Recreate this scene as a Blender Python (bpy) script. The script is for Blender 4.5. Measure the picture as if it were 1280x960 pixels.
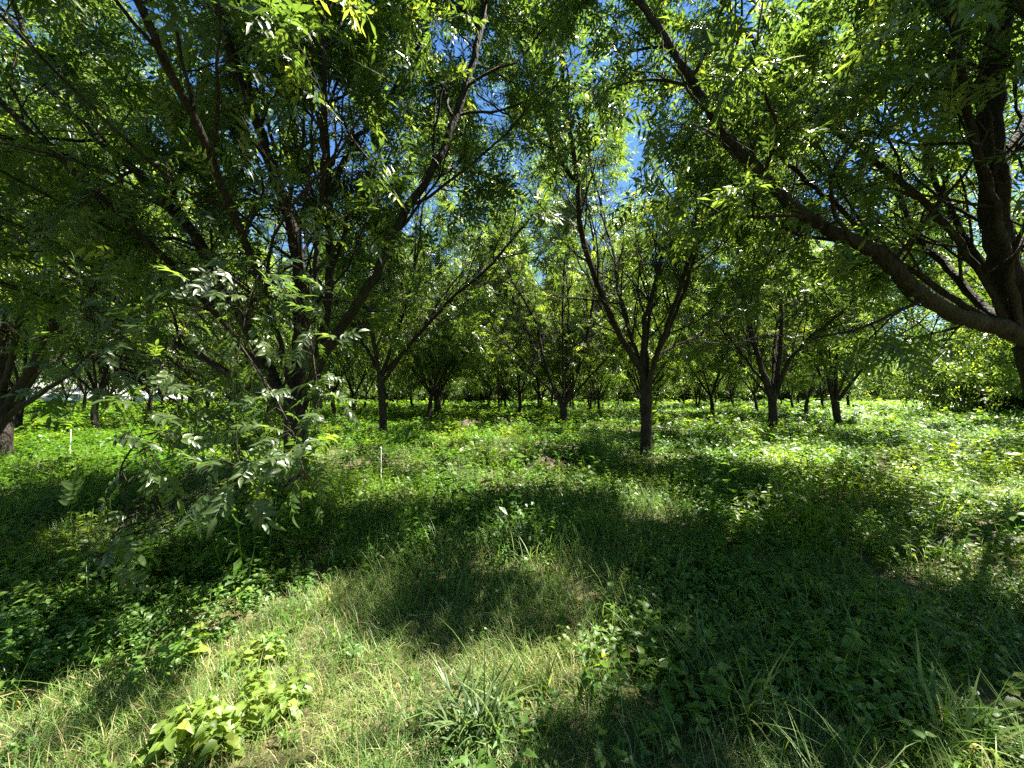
import bpy, math, random
import numpy as np

for o in list(bpy.data.objects):
    bpy.data.objects.remove(o)
S = bpy.context.scene
COL = S.collection
R = math.radians

# ------------------------------------------------------------------ camera
FPX = 482.0                      # focal length in pixels of a 1280 px wide frame
CAMZ = 1.65
PITCH = math.atan(15 / FPX)
cam_d = bpy.data.cameras.new('camera')
cam_d.sensor_width = 36.0
cam_d.lens = 36.0 * FPX / 1280.0
cam_d.clip_start = 0.05
cam_d.clip_end = 4000
cam = bpy.data.objects.new('camera', cam_d)
COL.objects.link(cam)
cam.location = (0, 0, CAMZ)
cam.rotation_euler = (R(90) + PITCH, 0, 0)
S.camera = cam

# ------------------------------------------------------------------ sky, sun, exposure
SUN_EL, SUN_AZ = 61.0, 68.0      # azimuth: degrees from the view direction (+Y) towards +X
SUN = np.array([math.sin(R(SUN_AZ)) * math.cos(R(SUN_EL)), math.cos(R(SUN_AZ)) * math.cos(R(SUN_EL)), math.sin(R(SUN_EL))])
w = bpy.data.worlds.new('World')
S.world = w
w.use_nodes = True
nt = w.node_tree
sky = nt.nodes.new('ShaderNodeTexSky')
sky.sky_type = 'NISHITA'
sky.sun_disc = False
sky.sun_elevation = R(SUN_EL)
sky.sun_rotation = R(SUN_AZ)
sky.altitude = 1200
sky.air_density = 1.0
sky.dust_density = 0.0
sky.ozone_density = 1.0
hs = nt.nodes.new('ShaderNodeHueSaturation')
hs.inputs['Saturation'].default_value = 1.2
hs.inputs['Value'].default_value = 0.85
nt.links.new(sky.outputs[0], hs.inputs['Color'])
nt.links.new(hs.outputs[0], nt.nodes['Background'].inputs[0])
nt.nodes['Background'].inputs[1].default_value = 0.05
sun_d = bpy.data.lights.new('sun', 'SUN')
sun_d.energy = 5.0
sun_d.angle = R(0.5)
sun_d.color = (1.0, 0.94, 0.82)
sun = bpy.data.objects.new('sun', sun_d)
COL.objects.link(sun)
sun.rotation_euler = (R(90 - SUN_EL), 0, R(180 - SUN_AZ))
S.view_settings.view_transform = 'Standard'
S.view_settings.look = 'None'
S.view_settings.exposure = 2.65
S.view_settings.gamma = 1
S.render.engine = 'CYCLES'
cy = S.cycles
cy.max_bounces = 6
cy.diffuse_bounces = 1
cy.glossy_bounces = 2
cy.transmission_bounces = 4
cy.sample_clamp_indirect = 4.0
cy.use_denoising = False
cy.caustics_reflective = False
cy.caustics_refractive = False

# ------------------------------------------------------------------ geometry helpers
RNG = np.random.default_rng(7)
CP, SP = math.cos(PITCH), math.sin(PITCH)


def W(px, py, Y):
    """World point seen at pixel (1280x960 frame) at ground distance Y."""
    a, b = (px - 640) / FPX, (480 - py) / FPX
    dy, dz = CP - b * SP, SP + b * CP
    k = Y / dy
    return np.array([a * k, Y, CAMZ + dz * k])


def project(P):
    """World points -> pixel coordinates in the 1280x960 frame, and depth."""
    P = np.atleast_2d(P)
    x, y, z = P[:, 0], P[:, 1], P[:, 2] - CAMZ
    dep = y * CP + z * SP
    up = -y * SP + z * CP
    dd = np.where(np.abs(dep) < 1e-3, 1e-3, dep)
    return 640 + FPX * x / dd, 480 - FPX * up / dd, dep


def ground_h(x, y):
    x = np.asarray(x, float)
    y = np.asarray(y, float)
    return (0.035 * np.sin(0.9 * x + 0.4 * y) + 0.03 * np.sin(0.55 * y - 0.7 * x + 1.3)
            + 0.02 * np.sin(1.9 * x + 1.1) * np.sin(1.7 * y + .5) + 0.06 * np.sin(0.13 * x + 0.8) * np.sin(0.11 * y))


def noise2(x, y, seed=0, scale=1.0):
    """Cheap smooth value noise, about -1..1."""
    x = np.asarray(x, float) / scale
    y = np.asarray(y, float) / scale
    r = np.random.default_rng(900 + seed)
    tab = r.uniform(-1, 1, (64, 64))
    xi, yi = np.floor(x).astype(int), np.floor(y).astype(int)
    fx, fy = x - xi, y - yi
    fx, fy = fx * fx * (3 - 2 * fx), fy * fy * (3 - 2 * fy)
    g = lambda i, j: tab[(xi + i) % 64, (yi + j) % 64]
    return (g(0, 0) * (1 - fx) + g(1, 0) * fx) * (1 - fy) + (g(0, 1) * (1 - fx) + g(1, 1) * fx) * fy


def in_poly(px, py, poly):
    c = np.zeros(px.shape, bool)
    n = len(poly)
    for i in range(n):
        x1, y1 = poly[i]
        x2, y2 = poly[(i + 1) % n]
        if y1 == y2:
            continue
        t = ((y1 > py) != (y2 > py)) & (px < (x2 - x1) * (py - y1) / (y2 - y1) + x1)
        c ^= t
    return c


class Acc:
    """Collects quads (tris repeat as degenerate-free 3-loops) with one tone per vertex."""

    def __init__(self):
        self.V, self.F, self.T, self.n = [], [], [], 0

    def add(self, V, F, tone=0.5):
        V = np.asarray(V, np.float32).reshape(-1, 3)
        F = np.asarray(F, np.int32)
        self.V.append(V)
        self.F.append(F + self.n)
        self.T.append(np.broadcast_to(np.asarray(tone, np.float32), (len(V),)))
        self.n += len(V)

    def mesh(self, name, mat, smooth=False):
        me = bpy.data.meshes.new(name)
        V = np.concatenate(self.V) if self.V else np.zeros((0, 3), np.float32)
        tone = np.concatenate(self.T) if self.T else np.zeros(0, np.float32)
        quads = [f for f in self.F if f.ndim == 2 and f.shape[1] == 4]
        tris = [f for f in self.F if f.ndim == 2 and f.shape[1] == 3]
        q = np.concatenate(quads) if quads else np.zeros((0, 4), np.int32)
        t = np.concatenate(tris) if tris else np.zeros((0, 3), np.int32)
        nl = q.size + t.size
        npoly = len(q) + len(t)
        me.vertices.add(len(V))
        me.vertices.foreach_set('co', V.ravel())
        me.loops.add(nl)
        me.loops.foreach_set('vertex_index', np.concatenate([q.ravel(), t.ravel()]).astype(np.int32))
        me.polygons.add(npoly)
        st = np.concatenate([np.arange(len(q)) * 4, q.size + np.arange(len(t)) * 3]).astype(np.int32)
        me.polygons.foreach_set('loop_start', st)
        if smooth:
            me.polygons.foreach_set('use_smooth', np.ones(npoly, bool))
        me.update(calc_edges=True)
        at = me.attributes.new('tone', 'FLOAT', 'POINT')
        at.data.foreach_set('value', tone.astype(np.float32))
        me.materials.append(mat)
        return me

    def build(self, name, mat, parent=None, smooth=False):
        o = bpy.data.objects.new(name, self.mesh(name, mat, smooth))
        COL.objects.link(o)
        if parent is not None:
            o.parent = parent
        return o


def tag(o, label=None, cat=None, group=None, kind=None):
    if label:
        o['label'] = label
    if cat:
        o['category'] = cat
    if group:
        o['group'] = group
    if kind:
        o['kind'] = kind
    return o


def empty(name, loc=(0, 0, 0)):
    o = bpy.data.objects.new(name, None)
    o.empty_display_size = 0.2
    COL.objects.link(o)
    o.location = loc
    return o


def frames(D, U):
    """Rotation matrices whose columns are x = D, z close to U."""
    D = D / np.maximum(np.linalg.norm(D, axis=1, keepdims=True), 1e-6)
    Yv = np.cross(U, D)
    nrm = np.linalg.norm(Yv, axis=1, keepdims=True)
    Yv = np.where(nrm > 1e-4, Yv / np.maximum(nrm, 1e-6), np.array([0, 1, 0.0]))
    Z = np.cross(D, Yv)
    return np.stack([D, Yv, Z], axis=2)


def scatter(acc, tmpl, P, M, sc, tone, tjit=0.12, rng=RNG):
    """Copies of a template (V, F, leaf id per vertex) at P with rotations M and scale sc."""
    TV, TF, TI = tmpl
    n = len(P)
    if n == 0:
        return
    sc = np.broadcast_to(np.asarray(sc, float), (n,))
    V = np.einsum('nij,vj->nvi', M, TV) * sc[:, None, None] + P[:, None, :]
    F = (TF[None] + (np.arange(n) * len(TV))[:, None, None])
    nid = TI.max() + 1
    tj = rng.uniform(-tjit, tjit, (n, nid))[:, TI]
    T = np.clip(np.broadcast_to(np.asarray(tone, float), (n,))[:, None] + tj, 0, 1)
    acc.add(V.reshape(-1, 3), F.reshape(-1, TF.shape[1]), T.ravel())


def blade(L, Wd, segs, droop=0.3, fold=0.25, shape='lance', sickle=0.0):
    """One leaf in local space: base at 0, along +x, normal +z. segs rows of (left, mid, right)."""
    V, F = [], []
    for i in range(segs + 1):
        t = i / segs
        if shape == 'lance':
            wd = (math.sin(math.pi * min(1, t ** 0.75)) ** 0.85) if 0 < t < 1 else 0.0
        elif shape == 'ovate':
            wd = (math.sin(math.pi * t ** 0.55) ** 0.8) if 0 < t < 1 else 0.0
        else:
            wd = (1 - t) ** 0.6 * min(1, t * 6 + 0.35)
        wd = max(wd, 0.06 if t < 1 else 0.01)
        x = L * t
        z = -droop * L * t * t
        y0 = sickle * L * t * t
        h = 0.5 * Wd * wd
        V += [(x, y0 + h, z + fold * h), (x, y0, z), (x, y0 - h, z + fold * h)]
    for i in range(segs):
        a = 3 * i
        F += [(a, a + 3, a + 4, a + 1), (a + 1, a + 4, a + 5, a + 2)]
    return np.array(V), np.array(F)


def blade_lo(L, Wd, droop=0.2, fold=0.25, sickle=0.0):
    """Two folded quads."""
    h = Wd * 0.5
    V = np.array([(0, 0, 0), (L * .42, h, fold * h - droop * L * .15), (L, sickle * L, -droop * L),
                  (L * .42, -h, fold * h - droop * L * .15), (L * .45, 0, -droop * L * .18)])
    F = np.array([(0, 4, 2, 1), (0, 3, 2, 4)])
    return V, F


def blade_quad(L, Wd, droop=0.2):
    h = Wd * 0.5
    V = np.array([(0, 0, 0), (L * .45, h, -droop * L * .1), (L, 0, -droop * L), (L * .45, -h, -droop * L * .1)])
    return V, np.array([(0, 3, 2, 1)])


def rotz(a):
    c, s = math.cos(a), math.sin(a)
    return np.array([[c, -s, 0], [s, c, 0], [0, 0, 1.0]])


def roty(a):
    c, s = math.cos(a), math.sin(a)
    return np.array([[c, 0, s], [0, 1, 0], [-s, 0, c]])


def rotx(a):
    c, s = math.cos(a), math.sin(a)
    return np.array([[1, 0, 0], [0, c, -s], [0, s, c]])


def compound(seed, pairs=5, rach=0.30, L=0.12, Wd=0.036, lod=1):
    """A pinnate pecan leaf: paired sickle-shaped leaflets and one at the tip."""
    r = random.Random(seed)
    Vs, Fs, Is, n = [], [], [], 0

    def put(V, F, idn):
        nonlocal n
        Vs.append(V)
        Fs.append(F + n)
        Is.append(np.full(len(V), idn))
        n += len(V)
    k = 0
    for i in range(pairs + 1):
        t = 0.22 + 0.78 * i / pairs
        x = rach * t
        z = -0.22 * rach * t * t
        for side in ((0,) if i == pairs else (-1, 1)):
            ang = side * r.uniform(0.85, 1.2) if side else r.uniform(-.1, .1)
            ll = L * (0.72 + 0.5 * t) * r.uniform(0.85, 1.12)
            ww = Wd * r.uniform(0.85, 1.15)
            dr = r.uniform(0.1, 0.45)
            if lod == 2:
                V, F = blade(ll, ww, 5, dr, 0.35, 'lance', -side * 0.12)
            elif lod == 1:
                V, F = blade_lo(ll, ww, dr, 0.35, -side * 0.1)
            else:
                V, F = blade_quad(ll, ww, dr)
            M = rotz(ang) @ rotx(side * r.uniform(-.2, .5)) @ roty(r.uniform(-0.15, 0.35))
            put(V @ M.T + np.array([x, 0, z]), F, k)
            k += 1
    if lod >= 1:
        q = []
        segs = 3
        for i in range(segs + 1):
            t = i / segs
            q += [(rach * t, .0022, -0.22 * rach * t * t), (rach * t, -.0022, -0.22 * rach * t * t)]
        F = np.array([(2 * i, 2 * i + 1, 2 * i + 3, 2 * i + 2) for i in range(segs)])
        put(np.array(q), F, k)
    return np.concatenate(Vs), np.concatenate(Fs), np.concatenate(Is)


# tubes for wood -----------------------------------------------------------
def catmull(P, n=5):
    P = np.asarray(P, float)
    Q = np.vstack([2 * P[0] - P[1], P, 2 * P[-1] - P[-2]])
    out = []
    for i in range(1, len(Q) - 2):
        for j in range(n):
            t = j / n
            out.append(0.5 * ((2 * Q[i]) + (-Q[i - 1] + Q[i + 1]) * t + (2 * Q[i - 1] - 5 * Q[i] + 4 * Q[i + 1] - Q[i + 2]) * t * t
                              + (-Q[i - 1] + 3 * Q[i] - 3 * Q[i + 1] + Q[i + 2]) * t ** 3))
    out.append(P[-1])
    return np.array(out)


def tube(acc, P, r, sides=6, rough=0.0, rng=RNG, close=True):
    P = np.asarray(P, float)
    n = len(P)
    r = np.broadcast_to(np.asarray(r, float), (n,))
    T = np.gradient(P, axis=0)
    T /= np.maximum(np.linalg.norm(T, axis=1, keepdims=True), 1e-6)
    ref = np.array([0.13, 0.21, 1.0]) if abs(T[0, 2]) < 0.8 else np.array([1.0, 0.17, 0.1])
    A = np.cross(T, ref)
    A /= np.maximum(np.linalg.norm(A, axis=1, keepdims=True), 1e-6)
    B = np.cross(T, A)
    a = np.arange(sides) * 2 * math.pi / sides
    rr = r[:, None] * np.ones((1, sides))
    if rough > 0:
        k = rng.uniform(0, 6.28, 4)
        s = np.arange(n)[:, None]
        rr = rr * (1 + rough * (np.sin(3 * a + k[0] + s * .35) * .6 + np.sin(2 * a + k[1] - s * .5) * .6
                                + rng.normal(0, .35, rr.shape)))
    V = P[:, None] + rr[..., None] * (np.cos(a)[None, :, None] * A[:, None] + np.sin(a)[None, :, None] * B[:, None])
    i = np.arange(n - 1)[:, None] * sides
    j = np.arange(sides)[None]
    F = np.stack([i + j, i + (j + 1) % sides, i + sides + (j + 1) % sides, i + sides + j], axis=2).reshape(-1, 4)
    acc.add(V.reshape(-1, 3), F, rng.uniform(.3, .7))
    if close:
        ce = P[-1] + T[-1] * r[-1] * .5
        b = (n - 1) * sides
        VV = np.vstack([V[-1], ce])
        acc.add(VV, np.array([(q, (q + 1) % sides, sides) for q in range(sides)]), .5)


# ------------------------------------------------------------------ materials
def nodes_mat(name):
    m = bpy.data.materials.new(name)
    m.use_nodes = True
    return m, m.node_tree, m.node_tree.nodes['Principled BSDF']


def leaf_material(name, stops, trans, rough=0.38, tfac=0.38, spec=0.5, vein=False):
    m, t, p = nodes_mat(name)
    at = t.nodes.new('ShaderNodeAttribute')
    at.attribute_name = 'tone'
    rp = t.nodes.new('ShaderNodeValToRGB')
    rp.color_ramp.elements[0].position = stops[0][0]
    rp.color_ramp.elements[0].color = (*stops[0][1], 1)
    rp.color_ramp.elements[1].position = stops[-1][0]
    rp.color_ramp.elements[1].color = (*stops[-1][1], 1)
    for s, c in stops[1:-1]:
        e = rp.color_ramp.elements.new(s)
        e.color = (*c, 1)
    t.links.new(at.outputs['Fac'], rp.inputs[0])
    # paler underside
    geo = t.nodes.new('ShaderNodeNewGeometry')
    mx = t.nodes.new('ShaderNodeMix')
    mx.data_type = 'RGBA'
    mx.inputs['B'].default_value = (0.16, 0.22, 0.11, 1)
    mul = t.nodes.new('ShaderNodeMath')
    mul.operation = 'MULTIPLY'
    mul.inputs[1].default_value = 0.18
    t.links.new(geo.outputs['Backfacing'], mul.inputs[0])
    t.links.new(mul.outputs[0], mx.inputs['Factor'])
    t.links.new(rp.outputs[0], mx.inputs['A'])
    t.links.new(mx.outputs['Result'], p.inputs['Base Color'])
    p.inputs['Roughness'].default_value = rough
    p.inputs['Specular IOR Level'].default_value = spec
    tr = t.nodes.new('ShaderNodeBsdfTranslucent')
    mt = t.nodes.new('ShaderNodeMix')
    mt.data_type = 'RGBA'
    mt.blend_type = 'MULTIPLY'
    mt.inputs['Factor'].default_value = 1.0
    mt.inputs['B'].default_value = (*trans, 1)
    t.links.new(rp.outputs[0], mt.inputs['A'])
    t.links.new(mt.outputs['Result'], tr.inputs[0])
    ms = t.nodes.new('ShaderNodeMixShader')
    ms.inputs[0].default_value = tfac
    t.links.new(p.outputs[0], ms.inputs[1])
    t.links.new(tr.outputs[0], ms.inputs[2])
    t.links.new(ms.outputs[0], t.nodes['Material Output'].inputs[0])
    return m


M_PECAN = leaf_material('pecan_leaf', [(0.0, (.010, .024, .006)), (.5, (.028, .056, .010)), (.85, (.080, .122, .018)), (1.0, (.13, .17, .022))],
                        (5.6, 4.8, 2.7), 0.37, 0.46, 0.65)
M_WEED = leaf_material('weed_leaf', [(0.0, (.014, .050, .005)), (.5, (.060, .138, .008)), (.9, (.16, .21, .016)), (1.0, (.20, .22, .03))],
                       (3.4, 3.0, 1.8), 0.45, 0.36, 0.4)
M_LIME = leaf_material('young_leaf', [(0.0, (.07, .13, .015)), (.6, (.13, .2, .02)), (1.0, (.22, .26, .03))],
                       (3.0, 2.6, 1.5), 0.45, 0.42, 0.4)
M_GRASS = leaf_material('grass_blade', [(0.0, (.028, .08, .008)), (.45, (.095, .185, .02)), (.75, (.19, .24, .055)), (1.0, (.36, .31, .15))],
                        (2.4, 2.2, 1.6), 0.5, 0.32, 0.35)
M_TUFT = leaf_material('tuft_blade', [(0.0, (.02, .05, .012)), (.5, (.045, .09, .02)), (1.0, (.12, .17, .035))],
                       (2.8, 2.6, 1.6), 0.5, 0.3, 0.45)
M_DRY = leaf_material('dry_stem', [(0.0, (.2, .15, .08)), (1.0, (.42, .34, .2))], (1.2, 1.1, .9), 0.6, 0.2, 0.3)


def bark_material():
    m, t, p = nodes_mat('pecan_bark')
    tc = t.nodes.new('ShaderNodeTexCoord')
    mp = t.nodes.new('ShaderNodeMapping')
    mp.inputs['Scale'].default_value = (1, 1, 0.28)
    t.links.new(tc.outputs['Object'], mp.inputs[0])
    n1 = t.nodes.new('ShaderNodeTexNoise')
    n1.inputs['Scale'].default_value = 22
    n1.inputs['Detail'].default_value = 6
    n1.inputs['Roughness'].default_value = .65
    v = t.nodes.new('ShaderNodeTexVoronoi')
    v.feature = 'DISTANCE_TO_EDGE'
    v.inputs['Scale'].default_value = 26
    t.links.new(mp.outputs[0], n1.inputs[0])
    t.links.new(mp.outputs[0], v.inputs['Vector'])
    n2 = t.nodes.new('ShaderNodeTexNoise')
    n2.inputs['Scale'].default_value = 2.3
    n2.inputs['Detail'].default_value = 3
    t.links.new(tc.outputs['Object'], n2.inputs[0])
    rp = t.nodes.new('ShaderNodeValToRGB')
    rp.color_ramp.elements[0].position = .32
    rp.color_ramp.elements[0].color = (.008, .006, .005, 1)
    rp.color_ramp.elements[1].position = .7
    rp.color_ramp.elements[1].color = (.052, .042, .035, 1)
    t.links.new(n1.outputs[0], rp.inputs[0])
    rp2 = t.nodes.new('ShaderNodeValToRGB')
    rp2.color_ramp.elements[0].position = .45
    rp2.color_ramp.elements[0].color = (0, 0, 0, 1)
    rp2.color_ramp.elements[1].position = .7
    rp2.color_ramp.elements[1].color = (.6, .6, .6, 1)
    t.links.new(n2.outputs[0], rp2.inputs[0])
    mx = t.nodes.new('ShaderNodeMix')
    mx.data_type = 'RGBA'
    mx.inputs['B'].default_value = (.06, .055, .045, 1)
    t.links.new(rp2.outputs[0], mx.inputs['Factor'])
    t.links.new(rp.outputs[0], mx.inputs['A'])
    t.links.new(mx.outputs['Result'], p.inputs['Base Color'])
    p.inputs['Roughness'].default_value = .9
    p.inputs['Specular IOR Level'].default_value = .2
    ad = t.nodes.new('ShaderNodeMath')
    ad.operation = 'MULTIPLY_ADD'
    ad.inputs[1].default_value = 1.6
    t.links.new(v.outputs['Distance'], ad.inputs[0])
    t.links.new(n1.outputs[0], ad.inputs[2])
    bp = t.nodes.new('ShaderNodeBump')
    bp.inputs['Strength'].default_value = .9
    bp.inputs['Distance'].default_value = .025
    t.links.new(ad.outputs[0], bp.inputs['Height'])
    t.links.new(bp.outputs[0], p.inputs['Normal'])
    return m


M_BARK = bark_material()


def simple_noise_mat(name, c1, c2, scale, rough=.9, bump=.5, bdist=.02):
    m, t, p = nodes_mat(name)
    tc = t.nodes.new('ShaderNodeTexCoord')
    n1 = t.nodes.new('ShaderNodeTexNoise')
    n1.inputs['Scale'].default_value = scale
    n1.inputs['Detail'].default_value = 8
    n1.inputs['Roughness'].default_value = .65
    t.links.new(tc.outputs['Object'], n1.inputs[0])
    rp = t.nodes.new('ShaderNodeValToRGB')
    rp.color_ramp.elements[0].position = .35
    rp.color_ramp.elements[0].color = (*c1, 1)
    rp.color_ramp.elements[1].position = .68
    rp.color_ramp.elements[1].color = (*c2, 1)
    t.links.new(n1.outputs[0], rp.inputs[0])
    t.links.new(rp.outputs[0], p.inputs['Base Color'])
    p.inputs['Roughness'].default_value = rough
    p.inputs['Specular IOR Level'].default_value = .2
    bp = t.nodes.new('ShaderNodeBump')
    bp.inputs['Strength'].default_value = bump
    bp.inputs['Distance'].default_value = bdist
    t.links.new(n1.outputs[0], bp.inputs['Height'])
    t.links.new(bp.outputs[0], p.inputs['Normal'])
    return m, t, p, n1


M_SOIL = simple_noise_mat('bare_soil', (.05, .036, .027), (.15, .11, .085), 9)[0]


def ground_material():
    m, t, p, n1 = simple_noise_mat('orchard_soil', (.05, .045, .022), (.12, .11, .05), 14, .95, .7, .03)
    # beyond the modelled plants the sheet itself is green
    geo = t.nodes.new('ShaderNodeNewGeometry')
    ln = t.nodes.new('ShaderNodeVectorMath')
    ln.operation = 'LENGTH'
    t.links.new(geo.outputs['Position'], ln.inputs[0])
    mr = t.nodes.new('ShaderNodeMapRange')
    mr.inputs['From Min'].default_value = 8
    mr.inputs['From Max'].default_value = 45
    t.links.new(ln.outputs['Value'], mr.inputs['Value'])
    n2 = t.nodes.new('ShaderNodeTexNoise')
    n2.inputs['Scale'].default_value = .5
    n2.inputs['Detail'].default_value = 8
    t.links.new(geo.outputs['Position'], n2.inputs[0])
    rp = t.nodes.new('ShaderNodeValToRGB')
    rp.color_ramp.elements[0].position = .35
    rp.color_ramp.elements[0].color = (.05, .10, .018, 1)
    rp.color_ramp.elements[1].position = .65
    rp.color_ramp.elements[1].color = (.13, .18, .035, 1)
    t.links.new(n2.outputs[0], rp.inputs[0])
    mx = t.nodes.new('ShaderNodeMix')
    mx.data_type = 'RGBA'
    t.links.new(mr.outputs[0], mx.inputs['Factor'])
    base = p.inputs['Base Color'].links[0].from_socket
    t.links.new(base, mx.inputs['A'])
    t.links.new(rp.outputs[0], mx.inputs['B'])
    t.links.new(mx.outputs['Result'], p.inputs['Base Color'])
    return m


M_GROUND = ground_material()
M_WHITEPIPE, _t, _p = nodes_mat('white_plastic_pipe')
_p.inputs['Base Color'].default_value = (.75, .74, .70, 1)
_p.inputs['Roughness'].default_value = .45
M_WALL = simple_noise_mat('white_painted_sheet', (.42, .44, .45), (.5, .51, .52), 1.5, .5, .1)[0]
M_BLUE = simple_noise_mat('pale_blue_sheet', (.42, .58, .70), (.55, .70, .80), 1.5, .5, .1)[0]
M_ROOF = simple_noise_mat('grey_roof_sheet', (.2, .2, .21), (.28, .28, .28), 2, .45, .1)[0]

# ------------------------------------------------------------------ ground
def build_ground():
    n = 230
    u = np.linspace(-1, 1, n)
    ax = np.sinh(u * 6.2) / math.sinh(6.2) * 900
    X, Yg = np.meshgrid(ax, ax + 4.0, indexing='ij')
    Z = ground_h(X, Yg) * np.exp(-np.hypot(X, Yg) / 120)
    V = np.stack([X, Yg, Z], axis=2).reshape(-1, 3)
    i, j = np.meshgrid(np.arange(n - 1), np.arange(n - 1), indexing='ij')
    a = (i * n + j).ravel()
    acc = Acc()
    acc.add(V, np.stack([a, a + n, a + n + 1, a + 1], axis=1))
    o = acc.build('ground', M_GROUND, smooth=True)
    tag(o, kind='structure')


build_ground()

# ------------------------------------------------------------------ trees
C2 = [compound(s, 4 + s % 3, 0.28, 0.12, 0.046, 2) for s in range(5)]
C1 = [compound(s + 10, 4, 0.30, 0.13, 0.040, 1) for s in range(5)]
C0 = [compound(s + 20, 4, 0.34, 0.16, 0.052, 0) for s in range(4)]
CF = [compound(s + 30, 2, 0.42, 0.26, 0.10, 0) for s in range(4)]

LIT = [
    [(-400, 1500), (-400, 880), (0, 868), (60, 845), (230, 845), (300, 780), (420, 735), (470, 738), (520, 750), (620, 765), (680, 830), (740, 960), (840, 1500)],
    [(850, 1500), (850, 960), (880, 905), (1000, 885), (1090, 885), (1110, 840), (1280, 845), (1600, 845), (1600, 1500)],
    [(395, 655), (420, 620), (390, 590), (400, 545), (620, 552), (800, 565), (1010, 580), (1050, 605), (920, 632), (800, 612), (640, 606), (560, 625), (470, 650)],
    [(1080, 645), (1180, 620), (1340, 680), (1340, 732), (1130, 715), (1060, 685)],
    [(-200, 545), (250, 545), (285, 590), (200, 622), (-200, 604)],
    [(300, 640), (410, 640), (400, 668), (300, 665)],
    [(1060, 560), (1400, 570), (1400, 640), (1200, 610), (1060, 590)],
]


HERO = [W(*q) for q in [(190, 500, 2.6), (185, 530, 2.5), (222, 552, 2.6), (260, 600, 2.5), (285, 590, 2.5), (320, 575, 2.5), (340, 545, 2.6), (370, 550, 2.6), (375, 590, 2.6), (300, 620, 2.4), (270, 635, 2.4), (125, 705, 2.2), (105, 700, 2.2), (405, 520, 3.0), (235, 520, 2.7), (300, 25, 3.5), (335, 38, 3.3), (375, 50, 3.1), (560, 35, 3.8), (420, 210, 5.0)]] + [np.array(q) for q in [(-2.3, 20.3, .4), (-.4, 21.0, .4), (.75, 8.6, .3), (-2.7, 20.3, .4), (0, 21, .4)]]


def sun_open(P, rng):
    """True where a leaf would shade a patch of ground that lies in the sun: crowns are open there."""
    g = P - SUN[None] * ((P[:, 2] - 0.2) / SUN[2])[:, None]
    px, py, dep = project(g)
    op = np.zeros(len(P), bool)
    near = (dep > 0.4) & (py > 545)
    jx, jy = rng.normal(0, 5, len(P)), rng.normal(0, 4, len(P))
    soft = noise2(g[:, 0], g[:, 1], 3, 1.9) + .35 * noise2(g[:, 0], g[:, 1], 4, .6)
    for pi, poly in enumerate(LIT):
        op |= near & in_poly(px + jx, py + jy, poly) & ((soft > (-.15 if pi in (2, 6) else .02)) | (pi in (0, 1, 3)))
    op |= near & (g[:, 1] > 1.2) & (noise2(g[:, 0] + .3 * g[:, 1], g[:, 1], 40, .75) + .5 * noise2(g[:, 0], g[:, 1], 41, .33) > .52)
    op |= (g[:, 1] < 0.8) & (g[:, 0] < 1.0) & (g[:, 1] > -1)
    far = g[:, 1] > 9
    op |= far & (noise2(g[:, 0], g[:, 1], 3, 2.6) + .35 * noise2(g[:, 0], g[:, 1], 4, .8) > 0.22)
    for q in HERO:
        v = P - q
        t = v @ SUN
        dist = np.linalg.norm(v - t[:, None] * SUN[None], axis=1)
        op |= (t > .5) & (dist < (.20 if q[1] < 6 else .55))
    return op & (rng.random(len(P)) < 0.965)


def grow(P0, D0, r0, L, lvl, rng, wood, twigs, up=0.1, wander=0.16, nseg=None):
    """One branch with its sub-branches; terminal shoots go to twigs."""
    nseg = nseg or [9, 7, 5, 4][min(lvl, 3)]
    P = [np.array(P0, float)]
    d = np.array(D0, float)
    d /= np.linalg.norm(d)
    for i in range(nseg):
        d = d + rng.normal(0, wander, 3) + np.array([0, 0, up])
        d /= np.linalg.norm(d)
        P.append(P[-1] + d * L / nseg)
    P = np.array(P)
    rr = r0 * np.linspace(1, 0.42, len(P))
    wood.append((P, rr, lvl))
    branch_off(P, rr, lvl, rng, wood, twigs)
    return P, rr


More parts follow.
